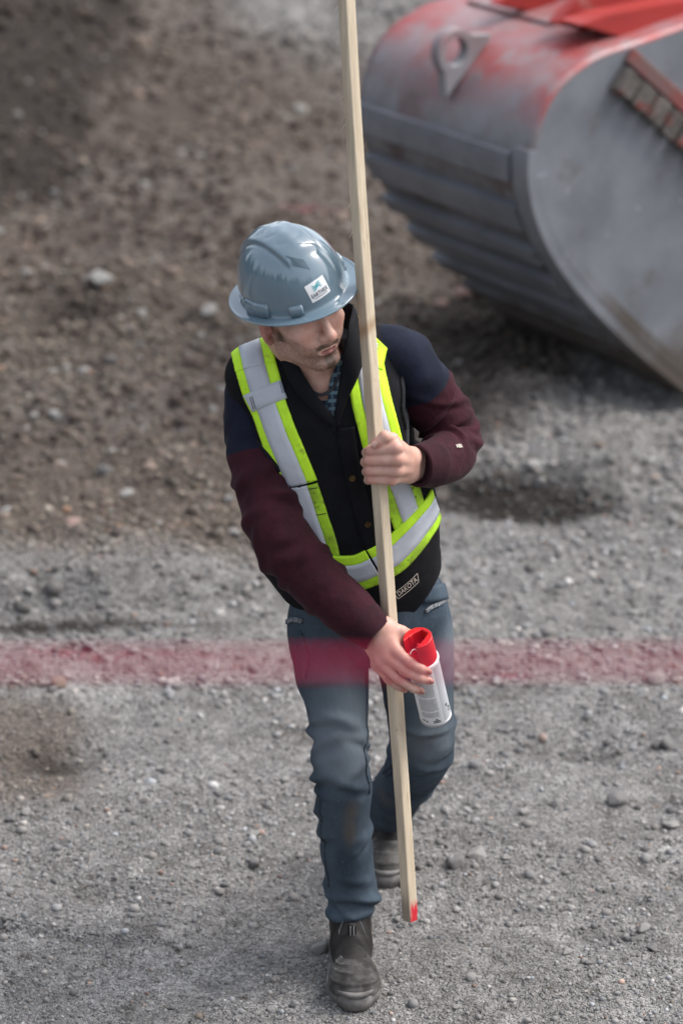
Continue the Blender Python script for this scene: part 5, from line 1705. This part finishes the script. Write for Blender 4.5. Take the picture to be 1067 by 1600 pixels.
lleg = [(*A(628, 925, .315), .088, .105), (*A(642, 985, .320), .090, .102), (*A(648, 1030, .328), .085, .096), (*A(652, 1070, .340), .078, .089), (*A(656, 1110, .352), .074, .083), (*A(659, 1150, .372), .072, .076), (*A(657, 1178, .400), .069, .068),
        (*A(648, 1200, .450), .064, .062), (*A(632, 1222, .520), .062, .060), (*A(617, 1243, .590), .061, .060), (*A(606, 1262, .655), .062, .062)]
fl_ = (rand_folds(12, 0.30, 0.46, -2.2, 2.2, 0.0045, (0.007, 0.013), (0.4, 0.9), 0.04, rg) + rand_folds(6, 0.48, 0.66, -2.2, 2.2, 0.005, (0.008, 0.014), (0.5, 1.0), 0.03, rg) + rand_folds(5, 0.04, 0.2, -1.5, 1.5, 0.0035, (0.012, 0.02), (0.3, 0.6), 0.10, rg))
fl_ = [(a, b, c_, d, e * 1.5, g_) for a, b, c_, d, e, g_ in fl_]
v2_, f2_, s2, _ = loft(lleg, 200, 96, fl_, noise=0.0018, nscale=30, seed=43)
hipst = [(*A(570, 895, .312), .150, .118), (*A(573, 930, .305), .160, .125), (*A(577, 965, .302), .168, .122), (*A(580, 1000, .302), .150, .105), (*A(583, 1022, .302), .09, .07)]
v3, f3, _, _ = loft(hipst, 50, 96, (), noise=0.0015, nscale=24, seed=45, sq=2.3)
V = list(v1); F_ = list(f1)
for vv_, ff_ in ((v2_, f2_), (v3, f3)):
    o_ = len(V); V += list(vv_); F_ += [tuple(i + o_ for i in q) for q in ff_]
me = new_mesh('jeans', V, F_)
bm = bmesh.new(); bm.from_mesh(me); bmesh.ops.recalc_face_normals(bm, faces=bm.faces); bm.to_mesh(me); bm.free()
jeans = link('jeans', me, M_denim, person)
md = jeans.modifiers.new('r', 'REMESH'); md.mode = 'VOXEL'; md.voxel_size = 0.0036; md.use_smooth_shade = True
md = jeans.modifiers.new('s', 'SMOOTH'); md.iterations = 2; md.factor = 0.5
apply_mods(jeans)
c = vcos(jeans)
fade = np.zeros(len(c)); dirt = np.zeros(len(c))
for (px, py, yy, r, s_) in ((520, 1100, .16, .11, 0.5), (530, 1180, .13, .075, 0.8), (660, 1060, .25, .12, 0.45), (668, 1160, .30, .08, 0.8), (540, 1300, .14, .08, 0.3), (700, 1010, .30, .06, .6)):
    fade += 1.25 * s_ * np.exp(-(np.linalg.norm(c - A(px, py, yy), axis=1) / r) ** 2)
for (px, py, yy, rx, rz, s_) in ((546, 1300, .14, .018, .05, 1.0), (551, 1260, .14, .022, .03, .7), (535, 1160, .13, .03, .02, .55), (600, 1240, .5, .05, .05, .6), (668, 1150, .3, .05, .05, .5), (500, 1100, .16, .03, .05, .3)):
    q = c - A(px, py, yy)
    dirt += s_ * np.exp(-(q[:, 0] / rx) ** 2 - (q[:, 2] / rz) ** 2 - (q[:, 1] / 0.08) ** 2)
attr(jeans, 'fade', fade); attr(jeans, 'dirt', dirt)
jeans['label'] = 'worn faded blue jeans bunched at the ankles'
jb = bvh_of(jeans)
def jband(name, path, lo, hi, m, off=0.001, **kw):
    return lay_ribbon(name, jb, path, lo, hi, m, jeans, off, **kw)
jband('frayed_pocket_edge', [(664, 955), (674, 948), (686, 943), (696, 934)], -0.004, 0.004, M_denim_edge, 0.002, n=24)
jband('frayed_pocket_edge', [(449, 972), (458, 968), (474, 970)], -0.005, 0.005, M_denim_edge, 0.002, n=20)
jband('waistband', [(660, 930), (676, 928), (694, 924)], -0.017, 0.017, M_denim, 0.004, n=24)
jband('leg_seam', [(498, 1240), (502, 1290), (508, 1340), (514, 1385)], -0.0012, 0.0012, M_denim_seam, 0.0006, n=40, nu=3)
jband('leg_seam', [(576, 1222), (600, 1210), (618, 1190)], -0.0012, 0.0012, M_denim_seam, 0.0006, n=24, nu=3)
jband('leg_seam', [(571, 1050), (572, 1120), (570, 1180), (576, 1240)], -0.0010, 0.0010, M_denim_seam, 0.0004, n=40, nu=3)
jband('pocket_seam', [(470, 985), (482, 1020), (478, 1060)], -0.0008, 0.0008, M_denim_seam, 0.0004, n=24, nu=3)

# ------------------------------------------------------------------ boots
def boot(base, yaw, pitch, label, parent, sh=0.205):
    """local frame: toe towards -y, sole on z = 0, heel at y = +0.15"""
    Rz = Matrix.Rotation(yaw, 3, 'Z') @ Matrix.Rotation(pitch, 3, 'X')
    def W_(p): return tuple(Vector(base) + Rz @ Vector(p))
    h = 0.0034
    Fq = Field(lin(-0.075, 0.075, h), lin(-0.175, 0.18, h), lin(0.0, 0.26, h))
    Fq.ell((0.003, -0.105, 0.042), (0.050, 0.052, 0.038), None, 0.02)
    Fq.cone((0.002, -0.095, 0.044), (0, 0.005, 0.072), 0.036, 0.036, 0.03)
    Fq.cone((0, 0.005, 0.066), (0, 0.085, 0.070), 0.036, 0.037, 0.03)
    Fq.ell((0, 0.100, 0.048), (0.038, 0.045, 0.05), None, 0.03)
    Fq.cone((0, 0.068, 0.10), (0, 0.078, 0.205), 0.038, 0.041, 0.04)
    Fq.cone((0, -0.02, 0.06), (0, 0.050, 0.135), 0.034, 0.036, 0.03)
    x, y, z = Fq.ax[0][:, None, None], Fq.ax[1][None, :, None], Fq.ax[2][None, None, :]
    cr_ = 0.0022 * np.sin((y - 0.35 * z) * 260 + 3 * vnoise(x * 18, y * 18, z * 18, 2)) * np.exp(-((y + 0.035) / 0.032) ** 2) * sstep(0.055, 0.085, z)
    cr2 = 0.003 * fbm(x * 16, y * 16, z * 16, 3, 7)
    Fq.D = np.maximum(Fq.D + (cr_ + cr2).astype(np.float32), (0.018 - z) + 0 * Fq.D)
    Fq.D = np.maximum(Fq.D, (z - sh) + 0 * Fq.D)
    v, f = Fq.mesh()
    o = mk('boot', [W_(p) for p in v], f, M_boot, parent)
    o['label'] = label
    v = np.asarray(v)
    attr(o, 'dust', np.clip(0.75 * sstep(0.12, 0.02, v[:, 2]) + 0.45 * sstep(0.03, -0.09, v[:, 1]) + 0.12, 0, 1))
    bv_ = BVHTree.FromPolygons([Vector(p) for p in v], [tuple(q) for q in f.tolist()])
    # sole: outline lofted upwards with a welt
    n = 72
    def outline(t, g):
        a = 2 * math.pi * t
        s, c = math.sin(a), -math.cos(a)
        y = 0.150 * c
        g = g + 0.003
        wd = np.interp(y, [-0.15, -0.10, -0.05, 0.02, 0.09, 0.15], [0.050, 0.0595, 0.057, 0.043, 0.043, 0.038])
        sx = math.copysign(abs(s) ** 0.72, s)
        return ((wd + g) * sx + 0.003 * (y < 0), (0.1665 + g) * math.copysign(abs(c) ** 0.95, c) * 1.0 + 0.000)
    V, F_ = [], []
    lv = ((0.0, -0.004), (0.0015, 0.0), (0.009, 0.001), (0.0105, -0.002), (0.0125, -0.002), (0.014, 0.0022), (0.021, 0.0022), (0.0225, -0.0005), (0.0235, -0.008))
    for (zz, g) in lv:
        for i in range(n):
            x_, y_ = outline(i / n, g)
            up = 0.006 * float(sstep(-0.10, -0.16, y_)) + (0.020 * float(sstep(-0.06, -0.13, y_)) if zz > 0.005 else 0)
            V.append(W_((x_, y_, zz + up)))
    for k in range(len(lv) - 1):
        for i in range(n): F_.append((k * n + i, k * n + (i + 1) % n, (k + 1) * n + (i + 1) % n, (k + 1) * n + i))
    F_.append(tuple(range(n))[::-1]); F_.append(tuple(range((len(lv) - 1) * n, len(lv) * n)))
    mk('sole', V, F_, M_sole, o)
    # rubber toe guard with raised ridges
    V, F_ = [], []
    NU, NV = 60, 64
    for i in range(NU):
        for j in range(NV):
            a = (i / (NU - 1) - 0.5) * math.radians(196); b = j / (NV - 1)
            el = b * math.radians(66)
            q = Vector((0.003 + 0.056 * math.sin(a) * math.cos(el), -0.096 - 0.066 * math.cos(a) * math.cos(el) + 0.030 * math.sin(el), 0.030 + 0.054 * math.sin(el)))
            p, nn_, _, _ = bv_.find_nearest(q)
            tb = math.cos(a * 0.9)
            r_ = 0.0036 + 0.0022 * math.exp(-((b - 0.40) / 0.035) ** 2) + 0.0020 * math.exp(-((b - 0.62) / 0.03) ** 2) + 0.0020 * math.exp(-((b - 0.78) / 0.03) ** 2) + 0.0018 * float(sstep(0.30, 0.18, b - 0.10 * math.cos(a * 3)))
            if i in (0, NU - 1) or j in (0, NV - 1): r_ = -0.001
            elif j >= NV - 3: r_ = 0.0042
            V.append(W_(p + nn_ * r_))
    for i in range(NU - 1):
        for j in range(NV - 1):
            a = i * NV + j; F_.append((a, a + NV, a + NV + 1, a + 1))
    tcap = mk('toe_cap', V, F_, M_toe, o)
    # elastic gussets and pull tabs
    for sx in (-1, 1):
        V, F_ = [], []
        for i in range(9):
            for j in range(9):
                t, u_ = i / 8, j / 8
                zz = 0.095 + 0.110 * t; hw = 0.006 + 0.024 * t
                p, nn_, _, _ = bv_.find_nearest(Vector((sx * 0.07, 0.062 + (u_ - 0.5) * 2 * hw, zz)))
                V.append(W_(p + nn_ * (0.0012 if 0 < j < 8 and i > 0 else -0.0005)))
        for i in range(8):
            for j in range(8):
                a = i * 9 + j; F_.append((a, a + 1, a + 10, a + 9))
        mk('elastic_gusset', V, F_, M_elastic, o)
    p, nn_, _, _ = bv_.find_nearest(Vector((0, -0.05, 0.168)))
    pts = [p + nn_ * 0.001 + Vector((0, 0, -0.028)), p + nn_ * 0.004 + Vector((0, 0, -0.005)), p + nn_ * 0.006 + Vector((0, 0, 0.014)), p + nn_ * 0.001 + Vector((0, 0.003, 0.020))]
    v_, f_, _, _ = loft([(*q, 0.010, 0.0022) for q in pts], 24, 12, hint=(0, -1, 0.2), sq=4)
    tab = mk('pull_tab', [W_(q) for q in v_], f_, M_elastic, o)
    for dx in (-0.0035, 0.0035):
        v_, f_, _, _ = loft([(q[0] + dx, q[1] - 0.0024, q[2], 0.0011, 0.0007) for q in (tuple(r) for r in pts[:3])], 14, 6, hint=(0, -1, 0.2))
        mk('tab_stitch', [W_(q) for q in v_], f_, M_tabthread, o)
    # stitched front edge of the gusset
    V = []
    for sx in (-1, 1):
        pts = []
        for t in np.linspace(0, 1, 9):
            p, nn_, _, _ = bv_.find_nearest(Vector((sx * (0.020 + 0.016 * math.sin(t * 2.6)), -0.02, 0.185 - 0.075 * t)))
            pts.append(p + nn_ * 0.0012)
        v_, f_, _, _ = loft([(*q, 0.0008, 0.0008) for q in pts], 24, 6)
        mk('stitching', [W_(q) for q in v_], f_, M_thread, o)
    return o
fb = PG(549, 1572); rb = PG(606, 1386)
boot((fb.x + 0.0, 0.160, -0.005), math.radians(2), 0.0, 'dusty black pull-on work boot planted in front', person)
boot((rb.x + 0.002, rb.y + 0.160, -0.005), math.radians(-4), 0.0, 'dusty black boot trailing behind the stake', person, 0.150)
# dark sock between boot and jeans
v, f, _, _ = loft([(*A(551, 1395, .224), .040, .045), (*A(551, 1430, .228), .038, .044), (*A(551, 1452, .230), .036, .042)], 24, 40)
mk('sock', v, f, M_elastic, person)
# ------------------------------------------------------------------ wooden stake
def stake():
    pts_px = [(536, -70), (543.3, 0), (551, 150), (565.5, 400), (573, 520), (592, 745), (604, 900), (620, 1120), (633, 1320), (640.8, 1434)]
    ys_ = [0.175, 0.170, 0.160, 0.143, 0.136, 0.112, 0.100, 0.094, 0.085, 0.080]
    pts = np.array([A(px, py, yy) for (px, py), yy in zip(pts_px, ys_)])
    # a straight length of wood with a slight bow
    t = np.r_[0, np.cumsum(np.linalg.norm(np.diff(pts, axis=0), axis=1))]
    co = [np.polyfit(t, pts[:, k], 3 if k == 0 else 1) for k in range(3)]
    L = t[-1]; n = 260
    tt = np.linspace(-0.0, L, n)
    C = np.stack([np.polyval(co[k], tt) for k in range(3)], 1)
    T = np.gradient(C, axis=0); T /= np.linalg.norm(T, axis=1)[:, None]
    tw = np.array(CAM) - C[n // 2]; tw /= np.linalg.norm(tw)
    a = math.radians(43)
    V = []; hs = 0.0124
    # section with slightly eased corners, several points per face
    sec = []
    m = 7
    for fcx in range(4):
        for q in range(m):
            s_ = -1 + 2 * q / m
            e = 0.0016 * (q == 0)
            p = [(s_, -1), (1, s_), (-s_, 1), (-1, -s_)][fcx]
            sec.append(np.array(p, float) * (1 - 0.07 * (q == 0)))
    paint = []; knot = []; grime_shade = []
    for i in range(n):
        f_ = tw - T[i] * tw.dot(T[i]); f_ /= np.linalg.norm(f_); r_ = np.cross(f_, T[i])
        if r_[0] < 0: r_ = -r_
        ax1 = f_ * math.cos(a) + r_ * math.sin(a); ax2 = -f_ * math.sin(a) + r_ * math.cos(a)
        s = tt[i]
        for q, p in enumerate(sec):
            w = 1 + 0.022 * float(vnoise(s * 9, q * 0.8, 0.2, 3)) + 0.012 * float(vnoise(s * 40, q * 1.1, 0.7, 4))
            # a chipped corner and a knot bump lower down
            front = (p[0] > 0.6 and p[1] < 0.2) or (p[1] > 0.6 and p[0] > 0.2)
            chip = math.exp(-((s - (L - 0.455)) / 0.010) ** 2) * math.exp(-(q / 2.0 - 0) ** 2 * 0)
            d = hs * w
            pos = C[i] + ax1 * p[0] * d + ax2 * p[1] * d
            fr = f_.dot(pos - C[i])
            if fr > 0.010 and s < L - 0.40 and s > L - 0.50: pos = pos - f_ * 0.0035 * math.exp(-((s - (L - 0.445)) / 0.008) ** 2)
            if fr > 0.012: pos = pos - f_ * 0.0020 * max(0, float(vnoise(s * 14, 3.3, 0.1, 6)) - 0.25)
            if s > L - 0.012 and q % m == 0: pos = pos - (pos - C[i]) * 0.10
            V.append(tuple(pos))
            rt = r_.dot(pos - C[i])
            paint.append(float(sstep(L - 0.066, L - 0.018, s)) * float(sstep(-0.0005, 0.003, rt)) * (fr > -0.006) * (0.75 + 0.25 * float(vnoise(s * 120, rt * 400, 0.2, 9))))
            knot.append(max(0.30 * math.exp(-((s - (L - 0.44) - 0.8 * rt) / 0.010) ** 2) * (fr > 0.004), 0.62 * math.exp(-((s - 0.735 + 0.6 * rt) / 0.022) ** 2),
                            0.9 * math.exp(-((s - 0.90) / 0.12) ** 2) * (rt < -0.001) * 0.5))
            grime_shade.append(0.9 * float(sstep(L - 0.10, L, s)) * (rt < 0.0) + 0.75 * (rt < 0) * (0.6 + 0.4 * float(vnoise(s * 6, 0.4, 0.9, 8))))  # grimy tip; left face greyed as the shaded side, in the wood colour
    k = len(sec)
    F_ = [(i * k + j, i * k + (j + 1) % k, (i + 1) * k + (j + 1) % k, (i + 1) * k + j) for i in range(n - 1) for j in range(k)]
    F_ += [tuple(range(k))[::-1], tuple(range((n - 1) * k, n * k))]
    me = new_mesh('wooden_stake', V, F_)
    bm = bmesh.new(); bm.from_mesh(me); bmesh.ops.recalc_face_normals(bm, faces=bm.faces); bm.to_mesh(me); bm.free()
    o = link('wooden_stake', me, M_wood, None, smooth=False)
    attr(o, 'paint', paint); attr(o, 'knot', knot); attr(o, 'grime_shade', grime_shade)
    thing(o, 'long square timber stake with a red painted tip held upright by the worker', 'stake')
    # splinters along the edges
    rs = random.Random(8)
    for q in range(7):
        i = rs.randrange(10, 100)
        f_ = tw - T[i] * tw.dot(T[i]); f_ /= np.linalg.norm(f_); r_ = np.cross(f_, T[i]); r_ = -r_ if r_[0] > 0 else r_
        b = C[i] + r_ * 0.0165
        e = b + r_ * rs.uniform(0.004, 0.010) + T[i] * rs.uniform(0.006, 0.018)
        v, f, _, _ = loft([(*b, .0005, .0005), (*((b + e) / 2), .0004, .0004), (*e, .0002, .0002)], 6, 5)
        mk('splinter', v, f, M_wood, o)
stake()

# ------------------------------------------------------------------ spray can
def spray_can():
    bot = A(680.5, 1119, 0.105)
    # the top lies towards the camera; length of can and cap together 0.235
    best = None
    for yy in np.linspace(-0.05, 0.12, 400):
        tp = A(652, 996, yy); e = abs(np.linalg.norm(tp - bot) - 0.232)
        if best is None or e < best[0]: best = (e, tp)
    top = best[1]
    ax = (top - bot); LEN = np.linalg.norm(ax); ax /= LEN
    tw = np.array(CAM) - (top + bot) / 2; tw /= np.linalg.norm(tw)
    f_ = tw - ax * tw.dot(ax); f_ /= np.linalg.norm(f_); r_ = np.cross(ax, f_)
    if r_[0] < 0: r_ = -r_
    root = empty('spray_can', bot)
    thing(root, 'white marking paint spray can with bright red cap in the worker\'s hand', 'spray can')
    def W_(x, y, z): return tuple(bot + r_ * x + f_ * y + ax * z)     # y towards the viewer, z along the can
    R = 0.0330
    n = 72
    def lathe(name, prof, m, parent=root, closed=True, smooth=True):
        V = [W_(r * math.sin(2 * math.pi * i / n), r * math.cos(2 * math.pi * i / n), z) for (r, z) in prof for i in range(n)]
        F_ = [(k * n + i, k * n + (i + 1) % n, (k + 1) * n + (i + 1) % n, (k + 1) * n + i) for k in range(len(prof) - 1) for i in range(n)]
        if closed: F_ += [tuple(range(n))[::-1], tuple(range((len(prof) - 1) * n, len(prof) * n))]
        me = new_mesh(name, V, F_)
        bm = bmesh.new(); bm.from_mesh(me); bmesh.ops.recalc_face_normals(bm, faces=bm.faces); bm.to_mesh(me); bm.free()
        o = link(name, me, m, parent, smooth)
        return o
    CB = LEN - 0.062
    lathe('can_body', [(0.024, 0.006), (R - 0.0025, 0.004), (R - 0.0006, 0.0055), (R, 0.008), (R, CB - 0.004), (R - 0.0006, CB - 0.001), (R - 0.004, CB), (0.02, CB + 0.004)], M_can)
    lathe('bottom_rim', [(R - 0.006, 0.001), (R - 0.001, -0.0008), (R + 0.0012, 0.0010), (R + 0.0013, 0.0035), (R + 0.0002, 0.0052), (R - 0.002, 0.0055)], M_tin)
    lathe('top_rim', [(R - 0.004, CB - 0.002), (R + 0.0006, CB - 0.0022), (R + 0.0018, CB - 0.0004), (R + 0.0017, CB + 0.0022), (R + 0.0004, CB + 0.0036), (R - 0.004, CB + 0.0036)], M_white)
    # cap: a shell with a slot cut through the top and one side
    CH = LEN - CB - 0.003
    g = 0.0013
    Fc = Field(lin(-0.04, 0.04, g), lin(-0.04, 0.04, g), lin(-0.004, CH + 0.006, g))
    x, y, z = Fc.ax[0][:, None, None], Fc.ax[1][None, :, None], Fc.ax[2][None, None, :]
    rad = np.sqrt(x * x + y * y)
    ro = 0.0318 - 0.055 * z * 0.6
    d = np.maximum(rad - ro, np.maximum(-z, z - CH) + 0 * x)
    inner = np.maximum(np.maximum(rad - (ro - 0.0055), z - 0.003 * 0 - CH * 2), 0.014 - z) + 0 * d
    d = np.where(True, d, d)
    # slot: runs from the viewer's left across to the middle, opening upwards
    ca, sa = math.cos(math.radians(38)), math.sin(math.radians(38))
    u_ = -x * ca + y * sa; v_ = x * sa + y * ca
    half_ = 0.0150 - 0.30 * np.maximum(-u_ - 0.002, 0)
    slot = np.maximum(np.maximum(np.abs(v_) - half_, -0.022 - u_), 0.022 - z) + 0 * d
    open_ = np.maximum(np.maximum(np.abs(v_) - 0.0165, 0.010 - u_), 0.022 + 0 * z - z) + 0 * d
    def smax(a, b, k):
        h_ = np.maximum(k - np.abs(a - b), 0) / k; return np.maximum(a, b) + h_ * h_ * k * 0.25
    d = smax(d, -slot, 0.002); d = smax(d, -open_, 0.003)
    d = np.maximum(d, d)
    Fc.D = d.astype(np.float32)
    v, f = Fc.mesh()
    cap = mk('cap', [W_(a, b, c + CB + 0.003) for a, b, c in v], f, M_capred, root)
    # nozzle and dip wire inside the slot
    nb = (-0.002 * ca, 0.002 * sa)
    V = []
    st = [(nb[0], nb[1], 0.024), (nb[0], nb[1], 0.044)]
    vv, ff, _, _ = loft([(a, b, c, 0.0042, 0.0042) for a, b, c in st], 6, 20, hint=(0, 1, 0))
    mk('nozzle', [W_(a, b, c + CB) for a, b, c in vv], ff, M_capred, cap)
    vv, ff, _, _ = loft([(nb[0] - 0.0040 * ca, nb[1] + 0.0040 * sa, 0.040, 0.0019, 0.0019), (nb[0] - 0.0062 * ca, nb[1] + 0.0062 * sa, 0.040, 0.0019, 0.0019)], 4, 14, hint=(0, 0, 1))
    mk('spray_hole', [W_(a, b, c + CB) for a, b, c in vv], ff, M_ink, cap)
    pts = [(nb[0] - 0.018 * ca + 0.010 * math.cos(t) * ca, nb[1] + 0.018 * sa - 0.010 * math.cos(t) * sa, 0.030 + 0.012 * math.sin(t)) for t in np.linspace(0.2, 2.6, 9)]
    vv, ff, _, _ = loft([(a, b, c, 0.0010, 0.0010) for a, b, c in pts], 24, 8, hint=(0, 1, 0))
    mk('guard_wire', [W_(a, b, c + CB) for a, b, c in vv], ff, M_white, cap)
    # printed label: fine lines of text, a small badge, a grey side panel with slanted marks
    def arc_patch(name, a0, a1, z0, z1, m, off, na=8):
        V = [W_((R + off) * math.sin(t), (R + off) * math.cos(t), zz) for zz in (z0, z1) for t in np.linspace(a0, a1, na)]
        return V, [(i, i + 1, na + i + 1, na + i) for i in range(na - 1)]
    V, F_ = arc_patch('p', math.radians(30), math.radians(95), 0.010, CB - 0.006, None, 0.00025, 14)
    mk('side_panel', V, F_, M_can_grey, root)
    VV, FF = [], []
    def addp(V, F_):
        o = len(VV); VV.extend(V); FF.extend([tuple(i + o for i in q) for q in F_])
    rs = random.Random(17)
    zz = 0.030
    row = 0
    while zz < CB - 0.012:
        t = math.radians(-52); end = math.radians(16)
        while t < end:
            w = rs.uniform(0.010, 0.040)
            if t + w > end: break
            addp(*arc_patch('p', t, t + w, zz, zz + 0.0012, None, 0.0004, 3))
            t += w + rs.uniform(0.012, 0.03)
        zz += 0.0030; row += 1
        if row in (5, 17): zz += 0.004
    # badge at the foot of the label
    for (t, z0, w, h_) in ((-0.05, 0.0205, 0.14, 0.0030), (-0.20, 0.0165, 0.42, 0.0026), (-0.24, 0.0125, 0.50, 0.0022), (-0.95, 0.016, 0.10, 0.0045), (-0.80, 0.016, 0.07, 0.0045), (-0.68, 0.014, 0.10, 0.005)):
        addp(*arc_patch('p', t, t + w, z0, z0 + h_, None, 0.0004, 5))
    for (t, z0, w, h_) in ((0.80, 0.046, 0.22, 0.0035), (0.86, 0.043, 0.06, 0.008), (1.02, 0.034, 0.14, 0.006), (1.15, 0.020, 0.08, 0.016), (0.95, 0.028, 0.10, 0.003)):
        V, F_ = arc_patch('p', t, t + w, z0, z0 + h_, None, 0.0005, 5); addp(V, F_)
    mk('label_print', VV, FF, M_print, root, smooth=False)
spray_can()

# ------------------------------------------------------------------ red string line stretched across in front, and its posts
def string_line():
    d = ray(533.5, 1037).normalized()
    c = CAM + d * 1.80
    root = empty('string_line', (0, c.y, c.z))
    thing(root, 'blurred red string stretched level in front of the thighs of the worker', 'string')
    pts = [(x_, c.y + 0.002 * math.sin(x_ * 3), c.z - 0.002 * math.cos(x_ * 2.4) + 0.002, 0.0028 + 0.0005 * math.sin(x_ * 31), 0.0028) for x_ in np.linspace(-2.60, 2.60, 53)]
    v, f, _, _ = loft(pts, 320, 10, hint=(0, -1, 0.2), noise=0.0006, nscale=60)
    mk('string', v, f, M_cord, root)
    for sx in (-1, 1):
        bm = bmesh.new()
        zb = float(height(sx * 2.6, c.y)) - 0.2
        bevel_box(bm, (sx * 2.60, c.y + 0.03, (zb + c.z + 0.1) / 2), (0.04, 0.04, c.z + 0.1 - zb), None, 0.004)
        bm_obj('post', bm, M_post, root)
string_line()

# ------------------------------------------------------------------ wood of conifers behind the camera (it is what the hat mirrors)
def conifers():
    rs = random.Random(4); V = []; F_ = []
    for k in range(64):
        an = math.radians(-165 + 330 * k / 63) + rs.uniform(-0.03, 0.03)
        rr = rs.uniform(26, 38); x0, y0 = rr * math.sin(an), -6 - rr * math.cos(an) * 0.95
        if y0 > 24: continue
        H_ = rs.uniform(9, 16); z0 = -1.0
        tiers = 9
        for t in range(tiers):
            zb = z0 + H_ * (0.08 + 0.88 * t / tiers); zt = zb + H_ * 0.20; r0 = (1 - t / tiers) ** 0.9 * H_ * 0.19 * rs.uniform(0.8, 1.15) + 0.15
            b = len(V); m = 11
            V.append((x0, y0, min(zt, z0 + H_)))
            for q in range(m):
                a2 = 2 * math.pi * q / m; rq = r0 * rs.uniform(0.6, 1.15)
                V.append((x0 + rq * math.cos(a2), y0 + rq * math.sin(a2), zb - rs.uniform(0, 0.5)))
            F_ += [(b, b + 1 + q, b + 1 + (q + 1) % m) for q in range(m)]
    o = mk('conifer_forest', V, F_, M_needle, smooth=False)
    o['kind'] = 'stuff'
    o['label'] = 'dark conifer wood standing beyond the site'
conifers()
